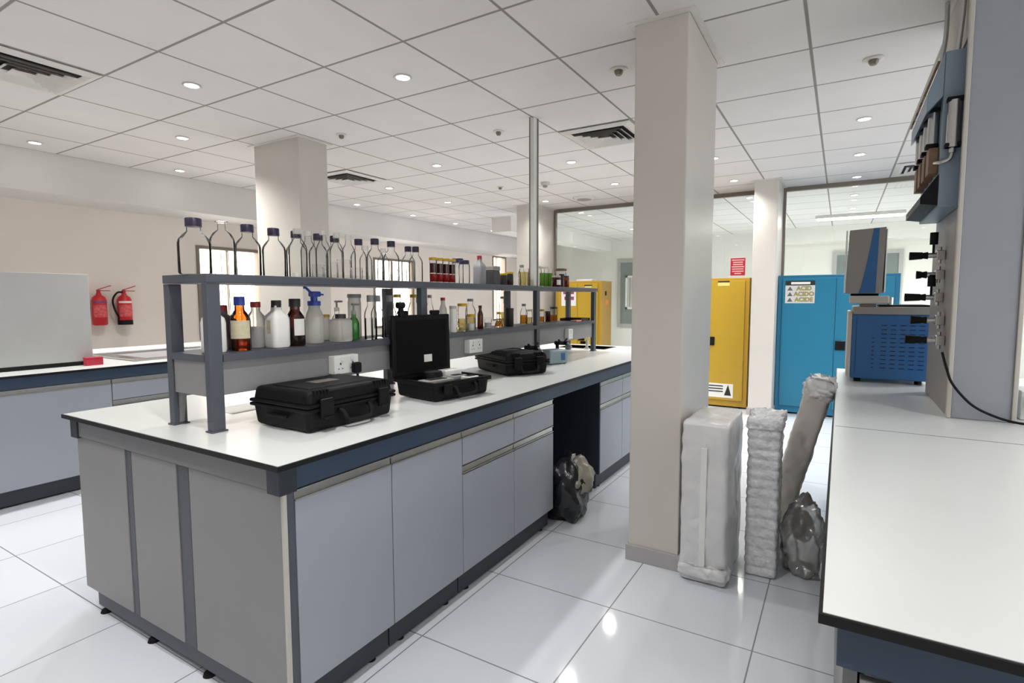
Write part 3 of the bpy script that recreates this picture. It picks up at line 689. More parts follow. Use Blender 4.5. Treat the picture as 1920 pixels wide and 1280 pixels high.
# lab taps below the rail
def tap(x, y, label):
    r = thing('gas_tap', label, 'tap', (x, y, WT))
    b = MB(); b.cyl((0, 0, 0), (0, 0, .012), .035).cyl((0, 0, .012), (0, 0, .15), .014).cyl((-.02, 0, .14), (.09, 0, .14), .016); b.build('body', M_rub, r)
    MB().cyl((.05, -.02, .14), (.05, -.075, .17), .011, .008).cyl((.05, .02, .14), (.05, .075, .17), .011, .008).box(.035, .065, -.03, .03, .13, .152, .005).build('lever', M_black, r)
    MB().cyl((.09, 0, .14), (.12, 0, .125), .010, .007).cyl((.12, 0, .125), (.13, 0, .10), .007).build('nozzle', M_steel, r); return r
tap(-1.985, 3.52, 'black laboratory gas tap in front of the shelf rail, nearer one')
tap(-1.985, 4.02, 'black laboratory gas tap in front of the shelf rail, farther one')
# sink and tap at the far end
sk = thing('bench_sink', 'black sink basin set in the far end of the middle bench', 'sink', (-2.24, 5.23, WT))
MB((-2.24, 5.23, WT)).box(-2.495, -2.485, 5.065, 5.395, WT-.1, WT+.003).box(-1.995, -1.985, 5.065, 5.395, WT-.1, WT+.003).box(-2.485, -1.995, 5.065, 5.075, WT-.1, WT+.003).box(-2.485, -1.995, 5.385, 5.395, WT-.1, WT+.003).box(-2.485, -1.995, 5.075, 5.385, WT-.1, WT-.09).build('basin', M_blackg, sk)
fa = thing('sink_faucet', 'steel faucet with black lever beside the black sink', 'faucet', (-2.15, 5.02, WT))
MB().cyl((0, 0, 0), (0, 0, .012), .03).cyl((0, 0, .012), (0, 0, .09), .014).tube([(0, 0, .085), (-.01, .03, .14), (-.03, .1, .14), (-.03, .12, .1)], .009).build('spout', M_steel, fa)
MB().box(-.07, -.02, -.012, .012, .05, .08, .005).cyl((-.02, 0, .065), (0, 0, .065), .008).build('lever', M_rub, fa)

# ------------------------------------------------------------------ black transport cases
def case(label, loc, rz, Ln, D, H, op=False, nlatch=2):
    r = thing('transport_case', label, 'case', loc, rz, 'black hard transport cases')
    hb = H*.62; hl = H-hb
    x0, x1, y0, y1 = -D/2, D/2, -Ln/2, Ln/2
    b = MB()
    bm = bmesh.new(); bmesh.ops.create_cube(bm, size=1)
    for v in bm.verts:
        t = 1 if v.co.z > 0 else .95
        v.co = Vector((v.co.x*D*t, v.co.y*Ln*t, .002+(v.co.z+.5)*(hb-.002)))
    bmesh.ops.bevel(bm, geom=[e for e in bm.edges], offset=.016, segments=3, affect='EDGES', profile=.5)
    if op:
        bmesh.ops.delete(bm, geom=[f for f in bm.faces if f.normal.z > .9 and f.calc_center_median().z > hb*.9], context='FACES')
    b.addbm(bm)
    b.box(x0-.008, x1+.008, y0-.008, y1+.008, hb-.022, hb-.008, .006) if not op else None
    if op:
        for (a, c, d, e) in ((x0-.008, x0+.012, y0-.008, y1+.008), (x1-.012, x1+.008, y0-.008, y1+.008), (x0+.012, x1-.012, y0-.008, y0+.012), (x0+.012, x1-.012, y1-.012, y1+.008)):
            b.box(a, c, d, e, hb-.022, hb, .004)
    b.build('base_shell', M_black, r)
    # lid
    l = MB()
    bm = bmesh.new(); bmesh.ops.create_cube(bm, size=1)
    for v in bm.verts:
        t = .955 if v.co.z > 0 else 1
        v.co = Vector((v.co.x*D*t, v.co.y*Ln*t, .001+(v.co.z+.5)*hl))
    bmesh.ops.bevel(bm, geom=[e for e in bm.edges], offset=.018, segments=3, affect='EDGES', profile=.5)
    l.addbm(bm)
    l.box(x0-.008, x1+.008, y0-.008, y1+.008, .0, .014, .006)
    l.box(x0+.06, x1-.06, y0+.05, y1-.05, hl-.002, hl+.004, .003)
    for yy in (y0+.07, y1-.07):
        for k in range(5): l.box(x1-.045, x1-.004, yy-.03+k*.015-.004, yy-.03+k*.015+.004, hl-.03, hl+.002, .002)
    lid = l.build('lid', M_black, r)
    if op:
        lid.matrix_basis = Matrix.Translation((x0-.004, 0, hb+.004)) @ Matrix.Rotation(math.radians(-91), 4, 'Y') @ Matrix.Translation((-x0, 0, 0))
        # shallow foam lining facing the open side
        f = MB(); f.box(x0+.02, x1-.02, y0+.02, y1-.02, -.003, -.0005, .001); f.build('lid_lining', M_black2, lid)
        s = MB(); s.box(-.095, -.055, .005, .06, -.0048, -.0031); s.build('white_label', M_paper, lid)
        for yy in (-.12, .10):
            q = MB(); q.box(x1-.004, x1+.03, yy-.03, yy+.03, .004, .02, .006).cyl((x1+.02, yy-.028, .012), (x1+.02, yy+.028, .012), .011); q.build('lid_latch', M_black, lid)
        q = MB(); q.box(x1+.0, x1+.07, -.155, -.13, -.012, .008, .006).cyl((x1+.06, -.165, -.004), (x1+.06, -.125, -.004), .017); q.build('lid_stay', M_black, lid)
    else:
        lid.location = (0, 0, hb-.006)
        s = MB(); s.box(-.05, .02, -.06, .06, hl+.0042, hl+.0048); s.build('name_plate', M_alud, lid)
    zl = hb
    for yy in ((y0+.075, y1-.075) if nlatch == 2 else (0,)):
        la = MB()
        if op: la.box(x1+.0085, x1+.02, yy-.028, yy+.028, zl-.06, zl-.012, .004)
        else: la.box(x1+.0085, x1+.024, yy-.03, yy+.03, zl-.05, zl+.028, .006).box(x1+.02, x1+.03, yy-.024, yy+.024, zl-.05, zl-.038, .003)
        la.build('latch', M_black, r)
    h = MB(); zc = hb*.62
    h.tube([(x1+.004, -.075, zc+.01), (x1+.02, -.07, zc), (x1+.03, -.055, zc-.03), (x1+.032, 0, zc-.035), (x1+.03, .055, zc-.03), (x1+.02, .07, zc), (x1+.004, .075, zc+.01)], .009, 8)
    h.build('handle', M_rub, r)
    g = MB()
    for yy in (y0+.09, y1-.09): g.cyl((x0-.010, yy-.03, hb-.004), (x0-.010, yy+.03, hb-.004), .008)
    g.build('hinge', M_black, r)
    if op:
        MB().box(x0+.018, x1-.018, y0+.018, y1-.018, hb-.05, hb-.022, .003).build('foam_insert', M_black2, r)
    else:
        for yy in ((y0+.03),): MB().box(-.06, .06, y0-.014, y0-.001, hb*.5, hb*.62, .004).build('side_lug', M_black, r)
    return r
case('closed black hard case nearest the camera on the middle bench', (-1.842, 1.54, WT+.001), math.radians(-1), .445, .345, .163)
c2 = case('open black hard case with its lid standing up on the middle bench', (-1.782, 2.255, WT+.001), math.radians(-10), .385, .31, .155, True)
case('closed black hard case behind the open one, seen from its long side', (-1.945, 3.22, WT+.001), math.radians(-29), .32, .45, .15)
# things lying in the open case
R20 = Matrix.Rotation(math.radians(-10), 4, 'Z')
def inc(x, y): 
    v = R20 @ Vector((x, y, 0)); return (-1.782+v.x, 2.255+v.y, WT+.001+.155*.62-.021)
r = thing('lens_hood', 'black round cap lying in the open case', 'cap', inc(-.06, -.02)); MB().lathe([(.055, .0), (.055, .034), (.048, .042)], n=32).build('drum', M_black, r); MB().lathe([(.05, .0422), (.046, .046)], n=32).build('rim', M_rub, r)
for i, (x, y, a, b, h, m_, lb) in enumerate(((.06, -.1, .04, .09, .024, M_creamd, 'flat grey reader at the front of the open case'), (.02, .08, .03, .05, .022, M_capg, 'small grey meter in the middle of the open case'), (.1, .1, .03, .04, .022, M_white, 'small white connector at the right of the open case'), (-.08, .12, .035, .06, .04, M_milkw, 'white folded carton at the rear of the open case'))):
    r = thing('case_insert', lb, 'device', inc(x, y), math.radians(-10)); MB().box(-a, a, -b, b, 0, h, .005).build('body', m_, r); MB().box(-a*.6, a*.6, -b*.6, b*.6, h, h+.002).build('cover', M_rub if i != 3 else M_paper, r)
# meter box
r = thing('meter_box', 'small pale blue grey instrument behind the farthest black case', 'instrument', (-1.9, 3.78, WT), math.radians(-25))
MB().box(-.07, .07, -.09, .09, .004, .11, .012).build('body', M_teal, r); MB().box(.0705, .073, .02, .06, .03, .085, .001).build('dark_port', M_navy, r)
for a in (-.05, .05):
    for b in (-.07, .07): MB().cyl((a, b, 0), (a, b, .005), .01).build('foot', M_rub, r)
# sheet of paper below the shelf
tag(MB((-2.37, 1.52, WT)).box(-2.46, -2.28, 1.40, 1.63, WT+.0003, WT+.0012).build('paper_sheet', M_paper), 'white sheet of paper lying on the bench behind the near shelf posts', 'paper')
bpy.data.objects['paper_sheet'].location = (-2.37, 1.52, WT)

# ------------------------------------------------------------------ left bench things
gp_ = thing('upright_board', 'large pale grey upright board standing on the left bench', 'board', (-5.05, 1.2, WT))
MB((-5.05, 1.2, WT)).box(-5.03, -5.0, -.2, 1.95, WT+.03, 1.595, .004).build('panel', M_greyp, gp_)
MB((-5.05, 1.2, WT)).box(-5.032, -4.998, -.2, 1.955, WT, WT+.03, .002).build('base_rail', M_rub, gp_)
MB((-5.05, 1.2, WT)).box(-5.40, -5.0305, 1.90, 1.93, WT+.001, 1.56, .003).build('return_panel', M_greyp, gp_)
rb_ = thing('red_box', 'small red box at the foot of the grey upright board', 'box', (-4.94, 1.93, WT))
MB().box(-.03, .03, -.06, .05, 0, .05, .003).build('carton', M_redd, rb_); MB().box(-.032, .032, -.062, .052, .0505, .062, .003).build('lid', M_redd, rb_)
tg = thing('wash_sink', 'stainless drainer sink set on the left bench by the wall', 'sink', (-5.3, 2.7, WT))
MB((-5.3, 2.7, WT)).box(-5.75, -4.9, 2.2, 3.2, WT, WT+.006, .002).box(-5.75, -4.9, 2.2, 2.22, WT+.006, WT+.02, .003).box(-5.75, -5.73, 2.22, 3.2, WT+.006, WT+.02, .003).build('drainer', M_steel, tg)
MB((-5.3, 2.7, WT)).box(-5.6, -5.05, 2.35, 3.0, WT+.0062, WT+.008).build('bowl_floor', M_capg, tg)
pt = thing('packing_tray', 'long white packing tray lying behind the steel drainer', 'tray', (-5.95, 2.8, WT))
MB((-5.95, 2.8, WT)).box(-6.08, -5.80, 2.2, 3.6, WT, WT+.03, .006).build('shell', M_milkw, pt); MB((-5.95, 2.8, WT)).box(-6.05, -5.83, 2.24, 3.56, WT+.0305, WT+.036, .002).build('cover', M_paper, pt)

def extinguisher(y, label, black_base, hose):
    r = thing('fire_extinguisher', label, 'fire extinguisher', (-6.90, y, 1.12), 0, 'fire extinguishers on the left wall')
    MB().lathe([(.055, .0), (.07, .012), (.07, .27), (.058, .305), (.026, .33), (.022, .35)], n=32).build('cylinder', M_red, r)
    if black_base: MB().lathe([(.0715, -.002), (.0715, .05)], n=32).build('skirt', M_rub, r)
    c = MB(); vs = []
    for zz in (.09, .22):
        for i in range(11):
            t = -1.2+2.2*i/10; vs.append((.0712*math.cos(t), .0712*math.sin(t), zz))
    c.add(vs, [[i, i+1, 12+i, 11+i] for i in range(10)], True); c.build('instruction_label', mat('extinguisher label', (206, 86, 88), .6, var=.35, scale=45), r)
    c = MB(); vs = []
    for zz in (.24, .262):
        for i in range(11):
            t = -1.2+2.2*i/10; vs.append((.0712*math.cos(t), .0712*math.sin(t), zz))
    c.add(vs, [[i, i+1, 12+i, 11+i] for i in range(10)], True); c.build('band_label', M_paper if black_base else mat('violet band', (110, 70, 120), .6), r)
    h = MB(); h.cyl((0, 0, .35), (0, 0, .385), .018).box(-.012, .012, -.02, .11, .372, .380, .003); h.build('valve', M_redd, r)
    M1 = Matrix.Translation((0, 0, .385)) @ Matrix.Rotation(math.radians(20), 4, 'X')
    h = MB(); h.box(-.012, .012, -.01, .13, .0, .007, .002, M=M1); h.build('squeeze_lever', M_redd, r)
    if hose:
        MB().tube([(0, -.01, .36), (.01, -.07, .355), (.02, -.12, .28), (.02, -.11, .18), (.02, -.075, .09), (.015, -.072, .05)], .010, 8).build('hose', M_rub, r)
    MB().box(-.0995, -.072, -.03, .03, .18, .26, .003).build('wall_bracket', M_rub, r)
    return r
extinguisher(2.775, 'red fire extinguisher on the left wall, half behind the grey board', False, False)
extinguisher(3.02, 'red fire extinguisher with black hose and black base on the left wall', True, True)

# ------------------------------------------------------------------ safety cabinets
def safety(name, label, x0, x1, y, m1, m2, H=1.65, D=.34):
    L = ((x0+x1)/2, y+D/2, 0)
    r = thing(name, label, 'safety cabinet', L, 0)
    MB(L).box(x0, x1, y+.02, y+D, .02, H, .004).build('body', m2, r)
    cx = (x0+x1)/2; e = .05
    for i, (a, b) in enumerate(((x0+e, cx-.002), (cx+.002, x1-e))):
        d = MB(L).box(a, b, y, y+.019, .10, H-.035, .003).build('door', m1, r)
        if i == 1:
            MB(L).box(a+.01, a+.11, y-.012, y-.0005, .795, .905, .003).build('handle', M_blackg, d)
            MB(L).box(a+.075, a+.09, y-.02, y-.0125, .82, .87, .002).build('latch', M_rub, d)
    for a in (x0+.08, x1-.08):
        for b in (y+.05, y+D-.05): MB(L).cyl((a, b, 0), (a, b, .0195), .02).build('foot', M_rub, r)
    return r
ys_ = safety('safety_cabinet', 'yellow flammables cabinet behind the tall column', -1.985, -.972, 7.30, M_yel, M_yeld)
yl_ = safety('safety_cabinet', 'yellow flammables cabinet behind the far end of the bottle shelf', -3.60, -2.89, 7.22, M_yel, M_yeld, 1.645, .42)
bl_ = safety('safety_cabinet', 'bright blue acid cabinet behind the right worktop', -.655, .55, 7.30, M_blue, M_blued, 1.665)
def flat(x0, x1, y, z0, z1, name, m, par, t=.0015):
    L = par.location; return MB(L).box(x0, x1, y-t, y, z0, z1).build(name, m, par)
# blue cabinet sign
sx0, sx1, sy = -.575, -.265, 7.2995
flat(sx0, sx1, sy, 1.335, 1.60, 'warning_sign', mat('sign white', (206, 204, 200), .7), bl_)
flat(sx0, sx1, sy-.0016, 1.545, 1.60, 'sign_header', M_ink, bl_)
flat(sx0+.06, sx1-.05, sy-.0032, 1.557, 1.585, 'header_lettering', M_paper, bl_)
for i, t in enumerate(('ACID', 'ACIDO', 'ACIDE')):
    z = 1.508-i*.066
    M = Matrix.Translation((-.40+.0-L.x*0, 0, 0))
    words(t, .066, Matrix.Translation(Vector((-.378, sy-.003, z))-bl_.location) @ Matrix.Rotation(PI/2, 4, 'X'), 'acid_lettering', M_olive, bl_)
    tri = MB(bl_.location); y_ = sy-.0022
    tri.add([(-.555, y_, z-.024), (-.495, y_, z-.024), (-.525, y_, z+.026)], [[0, 1, 2]]); tri.build('hazard_triangle', mat('sign grey', (96, 96, 100), .7), bl_)
# yellow cabinet labels
flat(-1.345, -1.205, 7.2995, 1.595, 1.613, 'label_header', M_ink, ys_)
flat(-1.345, -1.205, 7.2995, 1.55, 1.592, 'label_body', mat('pale yellow label', (222, 206, 120), .7), ys_)
flat(-1.45, -1.13, 7.2995, .13, .31, 'warning_sticker', M_paper, ys_)
for k in range(3): flat(-1.43, -1.25, 7.2978, .27-k*.035, .285-k*.035, 'sticker_print', M_ink, ys_)
t_ = MB(ys_.location); t_.add([(-1.235, 7.2975, .16), (-1.15, 7.2975, .16), (-1.19, 7.2975, .3)], [[0, 1, 2]]); t_.build('sticker_triangle', M_ink, ys_)
flat(-3.14, -3.02, 7.2195, 1.575, 1.59, 'label_header', M_ink, yl_); flat(-3.13, -3.03, 7.2195, 1.55, 1.57, 'label_body', mat('pale label', (222, 206, 120), .7), yl_)
flat(-3.50, -3.27, 7.2195, 1.29, 1.545, 'paper_notice', M_paper, yl_)
for k in range(2): flat(-3.47+.02*k, -3.30, 7.2178, 1.46-k*.085, 1.51-k*.085, 'notice_lettering', mat('plum print', (140, 70, 110), .8), yl_)
L = yl_.location
MB(L).box(-2.8895, -2.886, 7.38, 7.43, 1.44, 1.50).build('vent_bung', M_rub, yl_); MB(L).box(-2.8895, -2.888, 7.39, 7.52, 1.30, 1.38).build('side_label', mat('orange label', (226, 150, 70), .7), yl_)
fo = tag(MB((-3.2, 7.4, 1.645)).box(-3.28, -3.04, 7.26, 7.5, 1.6455, 1.672, .002).build('foam_slab', M_foam), 'white slab lying on top of the left yellow cabinet', 'slab'); fo.location = (-3.2, 7.4, 1.645)
rsn = thing('red_notice', 'red notice sheet on the glass above the yellow cabinet behind the column', 'notice', (-1.17, 7.684, 1.8))
L = rsn.location
MB(L).box(-1.27, -1.075, 7.678, 7.6845, 1.685, 1.925).build('sheet', mat('notice border', (226, 206, 206), .7), rsn)
MB(L).box(-1.262, -1.083, 7.6765, 7.6778, 1.693, 1.917).build('red_field', M_redd, rsn)
for k, w in enumerate((.075, .06, .06, .075, .07, .07, .04)): MB(L).box(-1.172-w, -1.172+w, 7.6755, 7.6764, 1.885-k*.029, 1.898-k*.029).build('lettering', mat('notice print', (232, 190, 196), .7), rsn)

# ------------------------------------------------------------------ wrapped packages on the floor
def lump(mb, x0, x1, y0, y1, z0, z1, amp=.006, freq=9, M=None, ridge=None, bev=.02, seed=0, nz=70, pw=9):
    """soft rounded block: superellipse rings with crumpled film noise"""
    cx, cy, hx, hy = (x0+x1)/2, (y0+y1)/2, (x1-x0)/2, (y1-y0)/2
    n = 72; vs = []; fs = []; rings = []
    zs = [(z0, .8)] + [(z0+bev*(1-math.cos(t)), 1-bev/min(hx, hy)*(1-math.sin(t))) for t in (.3, .8, 1.2)] + [(z0+bev+(z1-z0-2*bev)*k/nz, 1) for k in range(nz+1)] + [(z1-bev*(1-math.cos(t)), 1-bev/min(hx, hy)*(1-math.sin(t))) for t in (1.2, .8, .3)] + [(z1, .8), (z1, .4), (z1, .02)]
    for z, q in zs:
        for i in range(n):
            t = 2*PI*i/n; ct, st = math.cos(t), math.sin(t)
            r = 1/((abs(ct)**pw+abs(st)**pw)**(1/pw))
            px, py = hx*q*r*ct, hy*q*r*st
            p = Vector((px, py, z))
            d = noise.noise(p*freq+Vector((seed, 3, 7)))*amp + noise.noise(p*freq*3+Vector((1, seed, 2)))*amp*.6 + abs(noise.noise(p*freq*1.7+Vector((5, 2, seed))))*amp
            if ridge and z < z1-.03: d += ridge[1]*(abs(math.sin(z*PI/ridge[0]))-.6)
            u = Vector((px/hx, py/hy, 0)); u = u/max(u.length, 1e-3) if q > .3 else Vector((0, 0, 0))
            p = p+u*d
            if q < .95 and z > z1-.01: p.z += d*1.2
            p.x += cx; p.y += cy
            if M is not None: p = M @ p
            vs.append(p)
    for j in range(len(zs)-1):
        for i in range(n): fs.append([j*n+i, j*n+(i+1) % n, (j+1)*n+(i+1) % n, (j+1)*n+i])
    fs.append(list(range(n-1, -1, -1))); fs.append([(len(zs)-1)*n+i for i in range(n)])
    mb.add(vs, fs, True); return mb
# A: tall foam box wrapped in film
a_ = thing('wrapped_box', 'tall white foam box wrapped in clear film beside the tall column', 'package', (-.537, 2.86, 0), 0)
Mt = Matrix.Rotation(math.radians(1.5), 4, 'X')
lump(MB(), -.108, .112, -.175, .26, .0, .80, amp=.007, freq=7, bev=.016, pw=16).build('film_wrap', M_foam, a_)
MB().box(-.012, .016, -.187, -.178, .07, .68).build('tape_strip', M_tape, a_)
lump(MB(), -.112, .12, -.195, -.10, .03, .09, amp=.012, freq=16, bev=.015, seed=4, nz=10, pw=8).build('bottom_fold', M_foam, a_)
b_ = thing('bubble_wrapped_stack', 'stack of sheets in shiny bubble wrap between the foam box and the right bench', 'package', (-.305, 3.03, 0), math.radians(2))
lump(MB(), -.072, .075, -.13, .16, .0, .77, amp=.005, freq=18, ridge=(.05, .006), bev=.012, seed=2, nz=150, pw=14).build('wrap', M_bub, b_)
lump(MB(), -.078, .082, -.137, .165, .745, .80, amp=.012, freq=20, bev=.015, seed=8, nz=10, pw=10).build('folded_top', M_bub, b_)
p_ = thing('foam_plank', 'wrapped foam plank leaning against the edge of the right bench', 'package', (-.30, 3.40, 0))
Mp = Matrix.Rotation(math.radians(13.6), 4, 'Y')
lump(MB(), -.062, .062, -.10, .10, .016, .93, amp=.008, bev=.02, seed=5, M=Mp, pw=7).build('wrap', M_foamp, p_)
lump(MB(), -.067, .066, -.106, .106, .87, .98, amp=.016, freq=18, bev=.03, seed=11, M=Mp, nz=14, pw=5).build('crumpled_cap', M_foam, p_)
def blob(rx, ry, rz_, amp, freq, seed, flat_=True, sub=4):
    bm = bmesh.new(); bmesh.ops.create_icosphere(bm, subdivisions=sub, radius=1)
    for v in bm.verts:
        p = v.co.copy()
        d = 1+amp*noise.noise(p*freq+Vector((seed, seed*2, 1)))+amp*.6*abs(noise.noise(p*freq*2.3+Vector((2, seed, 5))))
        v.co = Vector((p.x*rx*d, p.y*ry*d, p.z*rz_*d+rz_*.9))
        if flat_ and v.co.z < .003: v.co.z = .003
    return bm
g_ = thing('plastic_bag', 'crumpled clear plastic bag with a brown parcel inside, against the right bench', 'bag', (-.122, 3.08, 0))
m_ = MB(); m_.addbm(blob(.095, .15, .20, .3, 2.2, 3), True); m_.build('bag_film', M_bag, g_)
m_ = MB((0, 0, -.17)); m_.addbm(blob(.05, .08, .075, .25, 1.8, 9), True); m_.build('brown_parcel', M_brown, g_)
k_ = thing('bin_bag', 'black and grey bin bag on the floor at the knee space', 'bag', (-1.46, 3.10, 0))
m_ = MB(); m_.addbm(blob(.14, .15, .21, .4, 2.0, 6), True); m_.build('black_plastic', M_blackbag, k_)
m_ = MB((-.06, -.02, -.17)); m_.addbm(blob(.10, .12, .115, .36, 2.2, 12), True); m_.build('grey_plastic', M_greybag, k_)

# ------------------------------------------------------------------ right bench: service column, gas panel, chromatograph
sc_ = thing('service_column', 'grey sheet-metal service column from the right bench to the ceiling', 'service column', (.505, 3.25, WT))
L = sc_.location
MB(L).box(.412, .603, 2.884, 3.62, WT+.001, CZ-.002, .002).build('casing', M_serv, sc_)
for x in (.396, .603): MB(L).box(x, x+.0155, 2.874, 2.90, WT+.001, CZ-.002, .003).build('corner_trim', M_servt, sc_)
MB(L).box(.404, .4115, 2.905, 3.615, WT+.001, 1.72).build('valve_board', M_creamd, sc_)
MB(L).box(.404, .4115, 2.905, 3.615, 2.46, CZ-.002).build('upper_board', M_servt, sc_)
gb = thing('gas_control_box', 'blue-grey gas control box with gauges high on the service column', 'gas panel', (.36, 3.25, 1.76))
L = gb.location
MB(L).box(.335, .411, 2.95, 3.58, 1.78, 2.42, .004).build('box', M_gpan, gb)
MB(L).add([(.334, 2.95, 2.42), (.28, 2.95, 2.25), (.28, 2.95, 2.18), (.334, 2.95, 2.24), (.334, 3.55, 2.42), (.28, 3.55, 2.25), (.28, 3.55, 2.18), (.334, 3.55, 2.24)], [[0, 1, 2, 3], [7, 6, 5, 4], [0, 4, 5, 1], [1, 5, 6, 2], [2, 6, 7, 3]]).build('upper_hood', M_gpan, gb)
MB(L).add([(.334, 2.95, 1.92), (.275, 2.95, 1.83), (.275, 2.95, 1.80), (.334, 2.95, 1.79), (.334, 3.55, 1.92), (.275, 3.55, 1.83), (.275, 3.55, 1.80), (.334, 3.55, 1.79)], [[0, 1, 2, 3], [7, 6, 5, 4], [0, 4, 5, 1], [1, 5, 6, 2], [2, 6, 7, 3]]).build('lower_hood', M_black, gb)
for k in range(4):
    yy = 2.99+k*.15
    MB(L).box(.325, .3345, yy, yy+.09, 2.255, 2.40, .001, M=Matrix.Translation((.304, yy, 2.335)) @ Matrix.Rotation(math.radians(18), 4, 'Y') @ Matrix.Translation((-.335, -yy, -2.335))).build('upper_card', M_wood, gb)
    MB(L).box(.30, .334, yy, yy+.085, 1.93, 2.04, .002).build('lower_card', M_wood, gb)
    g = MB(L); g.cyl((.315, yy+.045, 2.02+.03), (.315, yy+.045, 2.20), .02, n=16); g.build('flow_tube', M_steel, gb)
    for zz in (2.195, 2.045): MB(L).box(.29, .334, yy+.02, yy+.07, zz, zz+.018, .003).build('tube_clamp', M_rub, gb)
g = MB(L); g.cyl((.372, 2.935, 2.02), (.372, 2.935, 2.21), .024, n=20).cyl((.372, 2.935, 2.0), (.372, 2.935, 2.02), .012, n=12); g.build('regulator', M_steel, gb)
for zz in (2.205, 2.02): MB(L).box(.345, .40, 2.915, 2.9495, zz, zz+.018, .003).build('regulator_clamp', M_rub, gb)
MB(L).tube([(.372, 2.935, 2.0), (.365, 2.93, 1.975), (.34, 2.935, 1.965), (.32, 2.97, 1.97)], .008).build('pipe', M_steel, gb)
MB(L).tube([(.38, 3.0, 2.42), (.39, 3.0, 2.6), (.39, 3.0, CZ-.003)], .01).build('riser_pipe', M_steel, gb)
MB(L).tube([(.35, 3.3, 2.42), (.37, 3.3, 2.6), (.37, 3.3, CZ-.003)], .01).build('riser_pipe', M_steel, gb)
def valve(y, z, ln, label, up):
    r = thing('needle_valve', label, 'valve', (.404, y, z), 0, 'black-knobbed needle valves')
    MB().box(-.035, -.0005, -.022, .022, -.022, .022, .004).cyl((-.03, 0, 0), (-.07, 0, 0), .012, n=14).build('body', M_steel, r)
    MB().cyl((-.065, 0, 0), (-.085, 0, 0), .017, .013, n=16).cyl((-.085, 0, 0), (-ln, 0, 0), .016, .019, n=16).build('knob', M_rub, r)
    for sg in (1, -1): MB().cyl((-.02, 0, sg*.022), (-.02, 0, sg*.038), .007, n=10).build('pipe_stub', M_steel, r)
    if up:
        MB().cyl((-.045, 0, .012), (-.045, 0, .05), .005, n=10).cyl((-.045, 0, .05), (-.045, 0, .105), .016, n=16).build('purge_cap', M_rub, r)
    return r
for y, z, ln, up, lb in ((3.2, 1.594, .135, True, 'topmost'), (3.2, 1.505, .105, False, 'second from the top'), (3.2, 1.40, .145, True, 'third from the top'), (3.12, 1.296, .125, False, 'second from the bottom'), (3.08, 1.208, .145, False, 'lowest')):
    valve(y, z, ln, 'black-knobbed needle valve on the service column, %s of five' % lb, up)
cb = thing('power_cable', 'thin black cable drooping across the foot of the service column', 'cable', (.5, 2.85, WT))
MB((.5, 2.85, WT)).tube([(.385, 2.98, 1.16), (.39, 2.88, 1.10), (.41, 2.855, 1.04), (.47, 2.85, .965), (.54, 2.85, .925), (.62, 2.84, .905), (.75, 2.84, .902)], .005, 8).build('lead', M_rub, cb)
pb = thing('power_box', 'white low power box on the bench right of the service column', 'power box', (.9, 3.05, WT))
MB((.9, 3.05, WT)).box(.65, 1.3, 2.98, 3.15, WT+.001, WT+.12, .004).build('casing', M_white, pb); MB((.9, 3.05, WT)).box(.665, .72, 2.955, 2.9795, WT+.05, WT+.1, .008).build('plug', M_rub, pb)
gc = thing('gas_chromatograph', 'blue-sided bench instrument with grey tower standing on the right bench', 'instrument', (.25, 4.1, WT))
L = gc.location
MB(L).box(.062, .445, 3.85, 4.40, WT+.025, 1.30, .004).build('cabinet', M_navy, gc)
MB(L).box(.040, .0615, 3.845, 4.40, WT+.03, 1.315, .006).build('front_fascia', M_cream, gc)
for a in (.10, .40):
    for b in (3.9, 4.35): MB(L).cyl((a, b, WT+.0005), (a, b, WT+.0255), .018).build('foot', M_rub, gc)
M_slot = mat('slot dark', (16, 28, 44), .6)
for i in range(6):
    for j in range(11):
        if i == 0 and j > 7: continue
        x = .165+i*.045; z = .985+j*.025
        MB(L).box(x, x+.026 if i else x+.012, 3.8475, 3.8498, z, z+.004).build('vent_slot', M_slot, gc)
MB(L).box(.085, .0865, 3.848, 3.8498, WT+.05, 1.29).build('panel_seam', mat('slot dark b', (22, 40, 62), .6), gc)
MB(L).box(.065, .455, 3.84, 4.39, 1.3005, 1.345, .005).build('top_deck', M_creamd, gc)
MB(L).box(.20, .44, 3.87, 4.3, 1.3455, 1.356, .003).build('black_mat', M_rub, gc)
MB(L).box(.10, .18, 3.88, 4.1, 1.3455, 1.362, .003).build('turret_neck', M_creamd, gc)
MB(L).box(.045, .24, 3.86, 4.14, 1.3625, 1.41, .006).build('sampler_tray', M_cream, gc)
tw = MB(L); tw.add([(.022, 3.88, 1.424), (.205, 3.88, 1.424), (.212, 3.88, 1.81), (.03, 3.88, 1.80), (.022, 4.12, 1.424), (.205, 4.12, 1.424), (.212, 4.12, 1.81), (.03, 4.12, 1.80)],
    [[0, 1, 2, 3], [7, 6, 5, 4], [0, 4, 5, 1], [1, 5, 6, 2], [2, 6, 7, 3], [3, 7, 4, 0]]); tw.build('tower', M_creamd, gc)
st = MB(L); y_ = 3.8792
pts = []
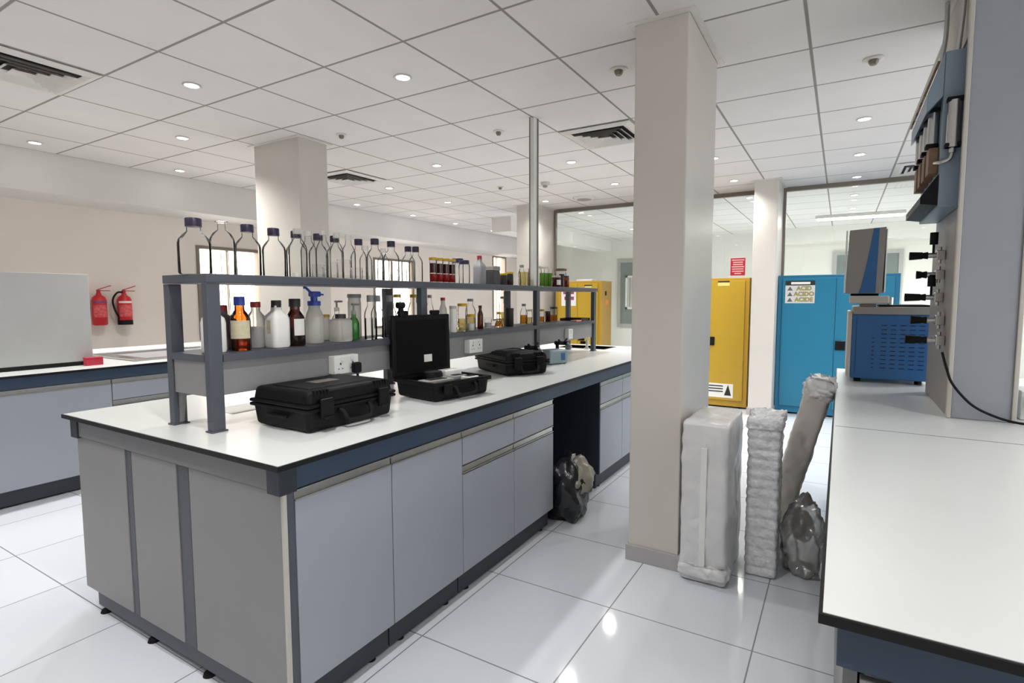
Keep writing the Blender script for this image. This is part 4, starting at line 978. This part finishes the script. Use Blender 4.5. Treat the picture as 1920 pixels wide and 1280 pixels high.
for k in range(9):
    t = k/8; xl = .088+.062*(t**.8); xr = .172+.006*t; z = 1.425+t*(.381)
    pts += [(xl, y_, z), (xr, y_, z)]
st.add(pts, [[2*k, 2*k+1, 2*k+3, 2*k+2] for k in range(8)]); st.build('blue_stripe', M_navy, gc)
MB(L).box(.012, .0215, 3.875, 4.12, 1.43, 1.80, .004).build('tower_front', M_white, gc); MB(L).box(.213, .22, 3.879, 4.12, 1.43, 1.80, .003).build('tower_rear_trim', M_white, gc)
MB(L).box(.05, .19, 3.9, 4.1, 1.4105, 1.4235, .002).build('tower_base', M_rub, gc)
MB(L).cyl((.25, 3.92, 1.356), (.25, 3.92, 1.40), .014).build('vial_holder', M_steel, gc)

# ------------------------------------------------------------------ light, camera, view
w = bpy.data.worlds.new('World'); S.world = w; w.use_nodes = True
bg = w.node_tree.nodes['Background']; bg.inputs['Color'].default_value = (.94, .97, 1.0, 1); bg.inputs['Strength'].default_value = 2.4

cam = bpy.data.cameras.new('Camera'); co = bpy.data.objects.new('Camera', cam); C.objects.link(co); S.camera = co
R = [[0.8569054342721698, 0.5154668788400714, -0.0026407449137107603], [0.038289669026082294, -0.06875937292782315, -0.9968982144032789], [-0.5140495870640276, 0.854146384089664, -0.07865733650369236]]
rx, dn, fw = Vector(R[0]), Vector(R[1]), Vector(R[2])
M = Matrix.Identity(4)
for i in range(3): M[i][0] = rx[i]; M[i][1] = -dn[i]; M[i][2] = -fw[i]
M.translation = Vector((0, 0, 1.40)); co.matrix_world = M
cam.sensor_width = 36; cam.sensor_fit = 'HORIZONTAL'; cam.lens = 36*1022.667/1920; cam.clip_start = .05; cam.clip_end = 60
vs_ = S.view_settings; vs_.view_transform = 'Standard'; vs_.look = 'None'; vs_.exposure = 0.28; vs_.gamma = 1; vs_.use_curve_mapping = False
cy = S.cycles; cy.max_bounces = 20; cy.diffuse_bounces = 5; cy.glossy_bounces = 16; cy.transparent_max_bounces = 40; cy.sample_clamp_indirect = 6; cy.caustics_reflective = False; cy.caustics_refractive = False
